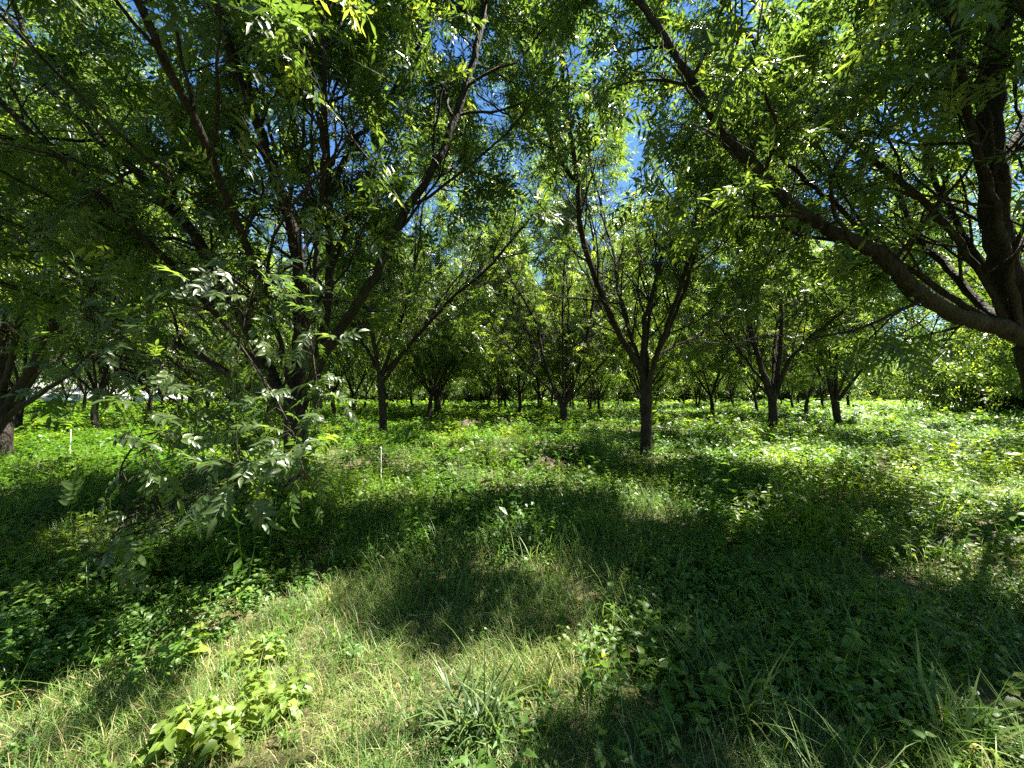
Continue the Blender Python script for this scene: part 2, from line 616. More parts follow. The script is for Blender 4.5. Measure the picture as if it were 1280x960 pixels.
def branch_off(P, rr, lvl, rng, wood, twigs, t0=None, dens=1.0):
    n = len(P)
    seg = np.linalg.norm(np.diff(P, axis=0), axis=1)
    L = seg.sum()
    cum = np.concatenate([[0], np.cumsum(seg)]) / max(L, 1e-6)

    def at(t):
        return np.array([np.interp(t, cum, P[:, k]) for k in range(3)]), np.interp(t, cum, rr)

    def dirat(t):
        a, _ = at(max(0, t - .05))
        b, _ = at(min(1, t + .05))
        v = b - a
        return v / max(np.linalg.norm(v), 1e-6)
    if lvl >= 2:
        # shoots
        k = max(3, int(L / 0.17 * dens))
        for t in np.linspace(.18, 1, k):
            p, r = at(t)
            d = dirat(t)
            q = rng.normal(0, 1, 3)
            q -= d * q.dot(d)
            q /= np.linalg.norm(q)
            a = rng.uniform(.5, 1.1)
            dd = d * math.cos(a) + q * math.sin(a) + np.array([0, 0, -.08])
            twigs.append((p, dd / np.linalg.norm(dd), rng.uniform(.22, .5)))
        return
    cnt = [0.42, 0.30][lvl]
    k = max(2, int(L * (1 - (t0 or .25)) / cnt * dens))
    side = rng.uniform(0, 6.28)
    for t in np.linspace(t0 or [.28, .22][lvl], .98, k):
        t = min(1, max(.02, t + rng.uniform(-.03, .03)))
        p, r = at(t)
        d = dirat(t)
        side += 2.4 + rng.uniform(-.5, .5)
        u = np.cross(d, [0.1, 0.2, 1])
        u /= np.linalg.norm(u)
        v = np.cross(d, u)
        q = u * math.cos(side) + v * math.sin(side)
        a = rng.uniform(.55, 1.05)
        dd = d * math.cos(a) + q * math.sin(a)
        if lvl == 0:
            Ln = rng.uniform(1.2, 2.6) * (1.2 - .4 * t)
            grow(p, dd, min(r * .5, .026), Ln, 1, rng, wood, twigs, up=.07)
        else:
            Ln = rng.uniform(.55, 1.05)
            grow(p, dd, min(r * .6, .014), Ln, 2, rng, wood, twigs, up=-.01)


def leaves_from(twigs, rng, comps, per, sc, acc, keep=None, tone0=.5):
    if not twigs:
        return
    P = np.array([t[0] for t in twigs])
    D = np.array([t[1] for t in twigs])
    L = np.array([t[2] for t in twigs])
    Pm, Dm = [], []
    for k in range(per):
        f = (k + 1) / per
        p = P + D * (L * f)[:, None] + np.array([0, 0, -.06]) * f
        q = rng.normal(0, 1, P.shape)
        q -= D * (q * D).sum(1, keepdims=True)
        q /= np.linalg.norm(q, axis=1, keepdims=True)
        a = rng.uniform(.5, 1.3, len(P))[:, None]
        d = D * np.cos(a) + q * np.sin(a)
        d[:, 2] -= .22
        Pm.append(p)
        Dm.append(d)
    P, D = np.concatenate(Pm), np.concatenate(Dm)
    if keep is not None:
        k = keep(P)
        P, D = P[k], D[k]
    U = rng.normal(0, .7, P.shape) + np.array([0, 0, 1.0])
    M = frames(D, U)
    ct = tone0 + .16 * noise2(P[:, 0] + P[:, 2], P[:, 1] - P[:, 2], 11, .9) + rng.normal(0, .07, len(P))
    ct = np.where(rng.random(len(P)) < .05, .88, ct)
    w = rng.integers(0, len(comps), len(P))
    s = sc * rng.uniform(.75, 1.15, len(P))
    for i, c in enumerate(comps):
        k = w == i
        scatter(acc, c, P[k], M[k], s[k], ct[k], .1, rng)
    return len(P)


def wood_mesh(acc, wood, twigs, rng, sides=(10, 6, 4), minr=.0, twig_wood=True):
    for P, rr, lvl in wood:
        if rr[0] < minr:
            continue
        tube(acc, P, rr, sides[min(lvl, 2)], 0.0 if lvl else .05, rng)
    if twig_wood and twigs:
        P = np.array([t[0] for t in twigs])
        D = np.array([t[1] for t in twigs])
        L = np.array([t[2] for t in twigs])
        A = np.cross(D, [0.1, 0.3, 1.0])
        A /= np.linalg.norm(A, axis=1, keepdims=True)
        B = np.cross(D, A)
        E = P + D * L[:, None] + np.array([0, 0, -.05])
        r = .0032
        V = np.stack([P + A * r, P - A * .5 * r + B * .87 * r, P - A * .5 * r - B * .87 * r,
                      E + A * r * .5, E - A * .5 * r, E - B * r * .5], axis=1)
        F = np.array([(0, 1, 4, 3), (1, 2, 5, 4), (2, 0, 3, 5)])
        n = len(P)
        acc.add(V.reshape(-1, 3), (F[None] + (np.arange(n) * 6)[:, None, None]).reshape(-1, 4), .5)


def std_keep(rng, zmin=2.1, carve=True, extra=None):
    def keep(P):
        zz = zmin + .35 * noise2(P[:, 0], P[:, 1], 21, 1.1)
        k = P[:, 2] > zz
        dc = np.linalg.norm(P - np.array([0, 0, CAMZ]), axis=1)
        k &= dc > 2.3
        px, py, dep = project(P)
        # nothing hangs into the open view just in front of the camera
        k &= ~((dep > 0) & (dep < 3.6) & (px > -100) & (px < 1380) & (py > 60))
        # two narrow gaps between the crowns where the sky shows
        g1 = in_poly(px, py, [(525, 20), (560, 10), (640, 150), (665, 165), (640, 185), (600, 130)])
        k &= ~((dep > 0) & g1 & (rng.random(len(P)) < .85))
        if carve:
            k &= ~sun_open(P, rng)
        if extra is not None:
            k &= extra(P)
        return k
    return keep


def traced_tree(base, r_base, limbs, label, seed, comps, per, sc, zmin=2.1, group=None, extra_limbs=(), trunk_top=None,
                dens=1.0, carve=True, cat='tree', fork=None):
    """A near tree: trunk and main limbs follow given 3D paths, the rest grows from them."""
    rng = np.random.default_rng(seed)
    bx, by = base
    bz = float(ground_h(bx, by))
    root = empty('pecan_tree', (bx, by, bz))
    tag(root, label, cat, group or 'pecan trees of the orchard')
    off = np.array([bx, by, bz])
    fork = np.array(fork, float)
    # trunk
    ta = Acc()
    tp = catmull([off + [0, 0, -.15], off + [0, 0, .12], off + (fork - off) * .4 + rng.normal(0, .02, 3), off + (fork - off) * .75, fork], 6)
    n = len(tp)
    s = np.linspace(0, 1, n)
    rr = r_base * (1 + .45 * np.exp(-s * 9)) * (1 - .12 * s) * (1 + .14 * np.exp(-((s - 1) / .18) ** 2))
    tube(ta, tp - off, rr, 18, .05, rng)
    ta.build('trunk', M_BARK, root, smooth=True)
    twigs = []
    for li, (pts, r0, r1, ext) in enumerate(limbs):
        pts = np.array(pts, float)
        P = catmull(pts, 6)
        P = P + np.concatenate([np.zeros((1, 3)), rng.normal(0, .012, (len(P) - 1, 3))])
        rr = r0 + (r1 - r0) * np.linspace(0, 1, len(P)) ** .85
        wood = [(P, rr, 0)]
        tw = []
        if ext > 0:
            d = P[-1] - P[-4]
            d = d / np.linalg.norm(d)
            pe = [P[-1]]
            for _ in range(8):
                d = d + rng.normal(0, .1, 3) + np.array([0, 0, .06])
                d /= np.linalg.norm(d)
                pe.append(pe[-1] + d * ext / 8)
            pe = np.array(pe)
            re = np.linspace(rr[-1], .018, len(pe))
            wood = [(np.vstack([P, pe[1:]]), np.concatenate([rr, re[1:]]), 0)]
        PP, RR, _ = wood[0]
        low = np.argmax(PP[:, 2] > 2.6) / len(PP) if (PP[:, 2] > 2.6).any() else .5
        branch_off(PP, RR, 0, rng, wood, tw, t0=max(.12, low), dens=dens)
        wa = Acc()
        wood2 = [(p - off, r, l) for p, r, l in wood]
        tw2 = [(p - off, d, l) for p, d, l in tw]
        wood_mesh(wa, wood2, tw2, rng, (12, 6, 4))
        wa.build('limb', M_BARK, root, smooth=True)
        twigs += tw
    ca = Acc()
    axis = np.concatenate([catmull(np.array(l[0], float), 6) for l in limbs])

    def inner(P):
        dm = np.full(len(P), 9.0)
        apx, apy, ad = project(axis)
        px, py, dep = project(P)
        front = np.full(len(P), 999.0)
        for a, ax_, ay_, adp in zip(axis, apx, apy, ad):
            dm = np.minimum(dm, np.linalg.norm(P - a, axis=1))
            front = np.minimum(front, np.where(dep < adp, np.hypot(px - ax_, py - ay_), 999))
        pr = rng.random(len(P))
        return ~((dm < .5) & (pr < .8)) & ~((front < 24) & (dep > 0) & (pr < .9))
    kp = std_keep(rng, zmin, carve, inner)
    cnt = leaves_from(twigs, rng, comps, per, sc, ca, kp)
    for k in range(len(ca.V)):
        ca.V[k] = ca.V[k] - off.astype(np.float32)
    ca.build('crown', M_PECAN, root)
    print(label[:40], 'twigs', len(twigs), 'leaves', cnt)
    return root


def auto_limb(fork, az, lean, L, r0, rng):
    """A limb that leaves the fork at azimuth az (degrees from +Y to +X) leaning lean degrees from upright."""
    p = np.array(fork, float)
    d = np.array([math.sin(R(az)) * math.sin(R(lean)), math.cos(R(az)) * math.sin(R(lean)), math.cos(R(lean))])
    pts = [p.copy()]
    n = 6
    for i in range(n):
        d = d + rng.normal(0, .06, 3) + np.array([0, 0, .03])
        d /= np.linalg.norm(d)
        p = p + d * L / n
        pts.append(p.copy())
    return (pts, r0, .03, 1.6)


def px_limb(pts, r0, r1, ext=2.5):
    return ([W(*q) for q in pts], r0, r1, ext)


ar = np.random.default_rng(55)


def near_trees():
    # A: tree right of the centre
    fk = W(808, 478, 10.4)
    f = lambda *p: px_limb([(808, 490, 10.4)] + list(p[0]), *p[1:])
    traced_tree((3.6, 10.4), .155, [
        f([(800, 462, 10.35), (770, 410, 10.1), (745, 350, 9.9), (726, 285, 9.7), (722, 232, 9.5), (714, 168, 9.3), (704, 114, 9.1), (703, 66, 8.9)], .095, .05, 2.4),
        f([(722, 232, 9.5), (694, 190, 9.3), (683, 150, 9.2), (665, 110, 9.1), (650, 55, 9.0)][0:0] + [(803, 462, 10.5), (806, 400, 10.7), (812, 380, 10.8), (838, 280, 11.0), (862, 170, 11.2), (880, 110, 11.3)], .085, .045, 2.6),
        f([(815, 465, 10.2), (822, 440, 10.1), (842, 385, 9.9), (870, 300, 9.7), (905, 250, 9.6), (935, 205, 9.5)], .08, .04, 3.0),
        f([(812, 470, 10.8), (830, 440, 11.4), (880, 415, 12.2), (930, 372, 13)], .06, .03, 2.2),
        ([W(722, 232, 9.5), W(694, 190, 9.3), W(683, 150, 9.2), W(665, 110, 9.1), W(652, 60, 9.0)], .05, .03, 1.6),
        ([W(694, 190, 9.3), W(665, 168, 9.2), W(640, 148, 9.1), W(600, 120, 9.0)], .03, .018, .8),
        auto_limb(fk, 10, 30, 9, .06, ar), auto_limb(fk, 95, 30, 8.5, .05, ar), auto_limb(fk, 330, 24, 9, .06, ar),
    ], 'pecan tree just right of centre, straight dark trunk forking into tall limbs', 101, C1, 6, 1.15, fork=fk, dens=1.2, zmin=4.3)
    # E: left of centre
    fk = W(476, 470, 15.0)
    traced_tree((-5.0, 15.0), .15, [
        ([W(476, 480, 15.0), W(468, 430, 14.9), W(461, 385, 14.8), W(462, 330, 14.7), W(470, 270, 14.6), W(480, 210, 14.6)], .09, .05, 2.5),
        ([W(480, 475, 15.0), W(505, 440, 14.8), W(535, 405, 14.5), W(570, 368, 14.2), W(605, 340, 14), W(640, 300, 13.8), (W(675, 255, 13.6))], .085, .04, 2.0),
        ([W(478, 470, 15.0), W(500, 400, 15.4), W(520, 330, 15.8), W(528, 260, 16)], .07, .04, 3.0),
        auto_limb(fk, 280, 26, 9, .07, ar), auto_limb(fk, 20, 22, 9.5, .07, ar), auto_limb(fk, 60, 40, 7.5, .07, ar),
    ], 'pecan tree left of centre with one long limb arching to the right', 102, C1, 6, 1.2, fork=fk, dens=1.1, zmin=3.3)
    # B: right
    fk = W(966, 492, 15.5)
    traced_tree((10.4, 15.5), .17, [
        ([W(964, 500, 15.5), W(950, 455, 15.4), W(935, 400, 15.2), W(926, 350, 15.1), W(925, 290, 15.0), W(930, 230, 15.0)], .10, .05, 2.5),
        ([W(968, 496, 15.5), W(976, 430, 15.6), W(976, 370, 15.7), W(973, 320, 15.8), W(985, 265, 16)], .09, .05, 3.0),
        ([W(970, 492, 15.5), W(985, 455, 15.2), W(1010, 425, 15.0), W(1050, 392, 14.6), W(1080, 362, 14.3), W(1110, 330, 14)], .09, .04, 2.4),
        auto_limb(fk, 350, 25, 9.5, .07, ar), auto_limb(fk, 270, 40, 7.0, .06, ar), auto_limb(fk, 40, 28, 9.0, .07, ar),
    ], 'pecan tree right of centre, its leaning trunk split low into three dark limbs', 103, C1, 6, 1.2, fork=fk, dens=1.1, zmin=3.3)
    # C: far right
    fk = W(1044, 503, 20.5)
    traced_tree((17.3, 20.5), .18, [
        ([W(1042, 503, 20.5), W(1033, 465, 20.4), W(1022, 430, 20.2), W(1012, 395, 20)], .1, .05, 3.2),
        ([W(1045, 500, 20.5), W(1046, 450, 20.6), W(1050, 400, 20.8)], .1, .05, 3.6),
        ([W(1048, 500, 20.5), W(1075, 465, 20.2), W(1108, 430, 19.8), W(1135, 412, 19.5)], .09, .04, 3.0),
        auto_limb(fk, 20, 30, 9.5, .07, ar), auto_limb(fk, 330, 28, 9.5, .07, ar), auto_limb(fk, 160, 22, 8.5, .07, ar),
    ], 'wide low-forked pecan tree, last trunk before the open field on the right', 104, C1, 5, 1.35, fork=fk, dens=1.1, zmin=2.6)
    # D: centre
    fk = W(704, 502, 21.0)
    traced_tree((2.8, 21.0), .2, [
        ([W(702, 508, 21), W(690, 480, 20.8), W(678, 440, 20.5), W(668, 400, 20.2), W(640, 350, 20)], .1, .05, 3.2),
        ([W(706, 508, 21), W(722, 465, 20.8), W(736, 410, 20.5), W(744, 350, 20.3), W(742, 300, 20.2)], .12, .06, 3.2),
        auto_limb(fk, 0, 15, 11, .09, ar), auto_limb(fk, 60, 30, 10, .07, ar), auto_limb(fk, 290, 32, 10, .07, ar), auto_limb(fk, 180, 15, 10.5, .07, ar), auto_limb(fk, 100, 55, 5, .07, ar), auto_limb(fk, 240, 55, 5, .07, ar),
    ], 'pecan tree in the middle behind the soil mounds, forking low into a V', 105, C1, 5, 1.35, fork=fk, dens=1.1, zmin=2.6)
    # F: left foreground
    fk = W(372, 520, 5.8)
    traced_tree((-3.35, 5.8), .16, [
        ([W(374, 520, 5.8), W(384, 490, 5.75), W(405, 445, 5.7), W(440, 390, 5.6), W(472, 340, 5.6), W(500, 275, 5.7), W(545, 205, 5.8), W(577, 125, 5.9), W(598, 50, 6.0), W(606, 0, 6.1)], .075, .05, 4.5),
        ([W(382, 495, 5.75), W(404, 420, 6.0), W(412, 330, 6.2), W(411, 250, 6.3), W(408, 180, 6.4), W(402, 90, 6.5)], .075, .05, 5),
        ([W(370, 515, 5.8), W(378, 420, 5.6), W(372, 310, 5.4), W(350, 240, 5.2), W(325, 165, 5.0), W(302, 105, 4.9), W(285, 50, 4.8)], .085, .055, 5),
        ([W(366, 520, 5.8), W(320, 430, 5.9), W(255, 310, 6.0), W(205, 250, 6.0), W(155, 200, 6.0), W(120, 172, 6.0), W(60, 110, 6.0)], .085, .05, 3.5),
        ([W(362, 520, 5.8), W(290, 470, 6.2), W(190, 412, 6.6), W(140, 372, 6.9), W(100, 345, 7.2), W(30, 300, 7.5)], .07, .035, 1.6),
        ([W(411, 250, 6.3), W(440, 180, 6.6), W(470, 150, 6.9), W(520, 60, 7.2)], .045, .03, 2.0),
        auto_limb(W(370, 510, 5.8), 250, 38, 7, .045, ar), auto_limb(W(370, 500, 5.8), 175, 34, 7, .045, ar),  # overhead limbs, mostly out of view, added to cast shade
        auto_limb(W(370, 500, 5.8), 330, 30, 7.5, .045, ar),
        auto_limb(W(370, 480, 5.8), 140, 26, 4.6, .04, ar),
    ], 'nearest pecan tree on the left, leaning forked trunk half hidden by hanging leaves', 106, C1, 7, 1.05, dens=1.05, fork=fk, zmin=2.5)
    # G: left edge
    fk = W(2, 500, 10.0)
    traced_tree((-13.2, 10.0), .24, [
        ([W(8, 510, 10.0), W(40, 460, 9.8), W(66, 410, 9.7), W(76, 365, 9.6), W(92, 310, 9.4), W(122, 255, 9.2), W(130, 200, 9.2)], .12, .06, 2.4),
        ([W(10, 520, 10.0), W(50, 492, 9.7), W(85, 468, 9.5), W(112, 442, 9.3)], .075, .03, 1.8),
        ([W(0, 505, 10.0), W(3, 430, 10), W(0, 350, 10), W(-15, 250, 10)], .13, .07, 3.0),
        ([W(2, 505, 10), W(-60, 420, 10), W(-130, 330, 10)], .1, .05, 2.5),
        auto_limb(fk, 20, 35, 5.5, .07, ar), auto_limb(fk, 120, 35, 5.0, .07, ar),
    ], 'thick-trunked pecan tree cut by the left edge, limbs sweeping up to the right', 107, C1, 6, 1.2, fork=fk, dens=1.1, zmin=2.2)
    # H: right foreground
    fk = W(1275, 425, 5.0)
    traced_tree((7.6, 5.3), .21, [
        ([W(1290, 420, 5.05), W(1272, 370, 5.0), W(1250, 315, 4.95), W(1241, 230, 4.9), W(1238, 130, 4.9), W(1248, 30, 4.9)], .17, .11, 5.5),
        ([W(1285, 425, 5.0), W(1245, 408, 4.9), W(1200, 395, 4.8), W(1160, 372, 4.75), W(1130, 350, 4.7), W(1095, 315, 4.7), W(1050, 295, 4.7), W(1010, 272, 4.75), W(980, 248, 4.8), W(930, 195, 4.9), W(895, 150, 5.0), W(868, 105, 5.1), W(840, 62, 5.2), W(800, 0, 5.3)], .105, .045, 3.5),
        ([W(1290, 415, 5.1), W(1235, 390, 5.8), W(1185, 335, 6.4), W(1150, 300, 6.8), W(1125, 250, 7.1), W(1097, 205, 7.4), W(1050, 168, 7.7)], .07, .03, 2.0),
        ([W(1050, 295, 4.7), W(1000, 310, 5.1), W(960, 285, 5.6), W(925, 240, 6.0)][0:0] + [W(1241, 230, 4.9), W(1280, 150, 5.2), W(1310, 60, 5.5)], .05, .03, 2.5),
        auto_limb(fk, 250, 28, 7, .045, ar), auto_limb(fk, 200, 28, 6.5, .045, ar), auto_limb(fk, 30, 30, 7.5, .045, ar), auto_limb(fk, 90, 28, 7, .045, ar),  # first two reach overhead out of view, added for their shade
        auto_limb(fk, 300, 42, 4.2, .045, ar),
        auto_limb(fk, 270, 22, 7.5, .045, ar),
    ], 'nearest pecan tree on the right, massive dark trunk and a long limb reaching up left', 108, C1, 7, 1.05, dens=1.05, fork=W(1296, 432, 5.05), zmin=2.25)


near_trees()


# drooping leafy branch of the left foreground tree ---------------------------------
def drooping_branch():
    root = [o for o in bpy.data.objects if o.name.startswith('pecan_tree') and 'nearest pecan tree on the left' in o.get('label', '')][0]
    off = np.array(root.location)
    rng = np.random.default_rng(31)
    wa, la = Acc(), Acc()
    stems = [
        [(372, 310, 5.4), (350, 300, 4.4), (320, 350, 3.6), (300, 430, 3.0), (295, 520, 2.7), (300, 600, 2.5)],
        [(330, 330, 3.9), (270, 370, 3.4), (215, 430, 3.0), (190, 500, 2.7), (175, 545, 2.6)],
        [(330, 330, 3.9), (380, 400, 3.5), (395, 470, 3.2), (400, 510, 3.0)],
        [(300, 430, 3.0), (340, 490, 2.9), (370, 550, 2.8), (380, 590, 2.7)],
        [(175, 545, 2.6), (150, 590, 2.6), (158, 640, 2.65), (125, 695, 2.7)],
        [(285, 50, 4.8), (310, 40, 4.0), (340, 30, 3.4), (385, 45, 3.1)],
        [(598, 50, 6.0), (585, 20, 4.8), (560, 25, 4.0), (545, 35, 3.7)],
        [(205, 250, 6.0), (150, 300, 4.6), (110, 380, 3.8), (120, 450, 3.4)],
    ]
    curves = []
    for s in stems:
        P = catmull([W(*q) for q in s], 5)
        curves.append(P)
        tube(wa, P - off, np.linspace(.007, .0016, len(P)), 5, 0, rng)
    Ps, Ds = [], []

    def put(px, py, Y, dirx=None):
        p = W(px, py, Y)
        # walk a short twig from the closest stem point
        allp = np.concatenate(curves)
        q = allp[np.argmin(np.linalg.norm(allp - p, axis=1))]
        if np.linalg.norm(q - p) > .05:
            mid = (p + q) / 2 + np.array([0, 0, .04])
            tube(wa, np.array([q, mid, p]) - off, [.004, .003, .002], 3, 0, rng)
        Ps.append(p)
        d = (p - q) / max(.05, np.linalg.norm(p - q)) + rng.normal(0, .5, 3) + np.array([0, 0, -.35])
        Ds.append(d)
    for px, py, Y in [(190, 500, 2.6), (180, 530, 2.5), (222, 552, 2.6), (260, 560, 2.7), (250, 600, 2.4), (285, 590, 2.5), (320, 575, 2.5),
                      (340, 545, 2.6), (365, 545, 2.6), (385, 560, 2.7), (372, 590, 2.6), (300, 620, 2.4), (270, 628, 2.4), (310, 600, 2.5),
                      (128, 705, 2.7), (110, 690, 2.7), (140, 690, 2.7), (95, 712, 2.8), (150, 670, 2.7), (345, 570, 2.5), (330, 600, 2.5), (355, 585, 2.5), (280, 610, 2.4), (235, 520, 2.7), (215, 470, 2.8),
                      (300, 25, 3.5), (330, 35, 3.3), (360, 40, 3.2), (385, 55, 3.1), (550, 35, 3.8), (570, 30, 3.9), (540, 55, 3.8),
                      (405, 520, 3.0), (425, 515, 3.0), (420, 208, 5.0), (440, 220, 5.0), (410, 500, 3.0), (180, 600, 2.5), (165, 610, 2.5)]:
        for _ in range(2):
            put(px + rng.normal(0, 9), py + rng.normal(0, 9) - 8, Y + rng.normal(0, .06))
    for s, cv in zip(stems, curves):
        for _ in range(9):
            i = rng.integers(len(cv) // 3, len(cv))
            p = cv[i] + rng.normal(0, .10, 3)
            Ps.append(p)
            Ds.append(rng.normal(0, .8, 3) + np.array([0, 0, -.3]))
    n = 190
    for _ in range(n):
        a, r = rng.uniform(0, 6.28), math.sqrt(rng.uniform(0, 1))
        px, py = 300 + 125 * r * math.cos(a), 430 + 120 * r * math.sin(a)
        put(px, py, rng.uniform(2.9, 4.4))
    for _ in range(110):
        put(rng.uniform(180, 400), rng.uniform(490, 640), rng.uniform(2.7, 4.6))
    for _ in range(60):
        put(rng.uniform(60, 190), rng.uniform(330, 500), rng.uniform(3.0, 4.4))
    P, D = np.array(Ps), np.array(Ds)
    M = frames(D, rng.normal(0, .42, P.shape) + np.array([.4, -.3, 1.0]))
    w_ = rng.integers(0, len(C2), len(P))
    s = rng.uniform(.42, .75, len(P))
    for i, c in enumerate(C2):
        k = w_ == i
        scatter(la, c, P[k] - off, M[k], s[k], rng.normal(.45, .1, k.sum()), .1, rng)
    b = wa.build('drooping_branch', M_BARK, root, smooth=True)
    b['label'] = 'low branch with pale glossy leaves hanging in front of the trunk'
    f = la.build('foliage', M_PECAN, None)
    f.parent = b


drooping_branch()


# generic orchard trees ---------------------------------------------------------
def generic_tree(seed, comps, per, sc, dens, height=13.0, twig_wood=True, zmin=1.6, bushy=False, sides=(8, 5, 3)):
    rng = np.random.default_rng(seed)
    root = empty('pecan_tree')
    fz = rng.uniform(1.0, 1.5) if not bushy else .7
    fork = np.array([rng.normal(0, .08), rng.normal(0, .08), fz])
    wood, twigs = [], []
    ln = rng.normal(0, .1, 2)
    fork[:2] += ln * 1.5
    tp = catmull([(0, 0, -.15), (0, 0, .15), fork * .55 + [ln[0] * .6, -ln[1] * .5, 0], fork], 4)
    wood.append((tp, np.linspace(.19, .135, len(tp)) * rng.uniform(.85, 1.15), 0))
    k = rng.integers(5, 7)
    a0 = rng.uniform(0, 360)
    low = 7 if bushy else 0
    for i in range(k + low):
        lb = auto_limb(fork, a0 + i * 360 / k + rng.uniform(-20, 20), (rng.uniform(16, 32) if i % 2 else rng.uniform(34, 50)) + (12 if bushy else 0), height * rng.uniform(.55, .7), .1, rng)
        if i >= k:
            lb = auto_limb(fork, a0 + i * 360 / low, rng.uniform(72, 86), rng.uniform(2.4, 3.6), .05, rng)
        pts = catmull(lb[0], 4)
        d = pts[-1] - pts[-3]
        d /= np.linalg.norm(d)
        ext = pts[-1] + d * np.linspace(.2, 1.8, 5)[:, None]
        P = np.vstack([pts, ext])
        rr = np.linspace(rng.uniform(.055, .085), .012, len(P))
        wood.append((P, rr, 0))
        branch_off(P, rr, 0, rng, wood, twigs, t0=.2, dens=dens)
    wa, ca = Acc(), Acc()
    wood_mesh(wa, wood, twigs, rng, sides, .006 if not twig_wood else 0, twig_wood)
    wa.build('trunk', M_BARK, root, smooth=True)

    def keep(P):
        return P[:, 2] > zmin + .4 * noise2(P[:, 0], P[:, 1], seed % 50, 1.2)
    n = leaves_from(twigs, rng, comps, per, sc, ca, keep)
    ca.build('crown', M_PECAN, root)
    print('generic', seed, len(twigs), n)
    return root


def copy_tree(root, name):
    c = root.copy()
    c.name = name
    COL.objects.link(c)
    for ch in root.children:
        d = ch.copy()
        COL.objects.link(d)
        d.parent = c
    return c


V1, V2, A0 = np.array([6.9, 5.0]), np.array([-8.2, 5.1]), np.array([3.6, 10.4])
MID = [generic_tree(200 + i, C0, 3, 1.25, .85) for i in range(4)]
FAR = [generic_tree(300 + i, CF, 2, 1.05, .8, zmin=1.2, twig_wood=False, sides=(6, 4, 3)) for i in range(4)]
BUSHY = [generic_tree(400 + i, CF, 3, 1.0, .9, height=7.0, twig_wood=False, zmin=.2, bushy=True, sides=(6, 4, 3)) for i in range(3)]
used = set()
NEARPOS = [(3.6, 10.4), (-5, 15), (10.4, 15.5), (17.3, 20.5), (2.8, 21), (-3.35, 5.8), (-13.2, 10), (7.3, 5.2)]


def place(pool, i, x, y, rz, sc, label, name='pecan_tree', cat='tree', group='pecan trees of the orchard'):
    src = pool[i % len(pool)]
    if src.name in used:
        o = copy_tree(src, name)
    else:
        o = src
        used.add(src.name)
        o.name = name
    o.location = (x, y, float(ground_h(x, y)) * math.exp(-math.hypot(x, y) / 120))
    o.rotation_euler = (0, 0, rz)
    o.scale = (sc[0], sc[0], sc[1])
    tag(o, label, cat, group)
    return o


def orchard():
    r = random.Random(4)
    spots = []
    for i in range(-14, 16):
        for j in range(-14, 16):
            p = A0 + V1 * i + V2 * j
            x, y = p
            if y < 6 or y > 74:
                continue
            px = 640 + FPX * x / y
            if px < -160 or px > 1300:
                continue
            if any(math.hypot(x - a, y - b) < 4.5 for a, b in NEARPOS):
                continue
            # the orchard ends before the open field on the right
            if x > 17 and px > 1075:
                continue
            # lane that lets the white shed show at the far left
            if y > 22 and -60 < px < 195 and not (r.random() < .85):
                continue
            spots.append((y, x + r.uniform(-.5, .5), px))
    for _ in range(400):
        y = r.uniform(27, 58)
        px = r.uniform(430, 1010)
        x = (px - 640) / FPX * y
        if len(spots) < 400 and all(math.hypot(x - q[1], y - q[0]) > 4.2 for q in spots) and r.random() < .16:
            spots.append((y, x, px))
    spots.append((17.5, -18.8, 122))
    spots.sort()
    k = 0
    for y, x, px in spots:
        rz = r.uniform(0, 6.28)
        sc = (r.uniform(.8, .98), r.uniform(1.05, 1.35))
        if y < 34:
            place(MID, k, x, y, rz, sc, mid_label(x, y, px))
        else:
            place(FAR, k, x, y, rz, sc, 'small distant pecan tree in the back rows, thin dark trunk in shade', group='pecan trees of the far back rows')
        k += 1
    print('orchard trees', len(spots), [(round(s[2]), round(s[0], 1)) for s in spots if s[0] < 34])
    # unseen trees added behind the viewer to cut sky light on the foreground
    for i, (x, y) in enumerate([(-9.5, -4.5), (.5, -8.5), (10, -6), (-18, -2.5), (19, -3)]):
        place(MID, i, x, y, r.uniform(0, 6.28), (1.05, 1.1), 'unseen pecan tree added behind the viewer to block sky light', group='added sky-blocking pecan trees behind the viewer')
    for i, (x, y) in enumerate([(18.8, 10.0), (25.5, 15.4), (32.5, 20.4), (38, 26)]):
        place(MID, i + 1, x, y, r.uniform(0, 6.28), (1.05, 1.15), 'pecan crown reaching in from outside the right edge, ' + ['nearest one', 'second one', 'third one', 'farthest one'][i], group='pecan trees of the orchard')
    # bushy trees beyond the field on the right
    b = [(1105, 42), (1150, 36), (1195, 41), (1235, 34), (1275, 38), (1320, 34), (1370, 38), (1430, 36)]
    words = ['first from the left', 'second from the left', 'third from the left', 'fourth from the left', 'fifth from the left', 'sixth from the left', 'seventh from the left', 'last on the right']
    for i, (px, y) in enumerate(b):
        place(BUSHY, i, (px - 640) / FPX * y, y, r.uniform(0, 6.28), (r.uniform(1.1, 1.4), r.uniform(1.45, 1.8)),
              'low bushy light-green tree beyond the sunny field, ' + words[i], 'bushy_tree', 'tree', 'bushy trees beyond the field')
    for i in range(58):
        a = R(-55 + i * 2)
        d = r.uniform(84, 104)
        px = 640 + FPX * math.tan(a)
        if -40 < px < 200:
            continue
        place(BUSHY, i, d * math.tan(a), d, r.uniform(0, 6.28), (r.uniform(1.5, 2.0), r.uniform(1.3, 1.9)),
              'green tree of the far tree line behind the orchard', 'field_edge_tree', 'tree', 'trees of the far tree line')


MIDN = {}


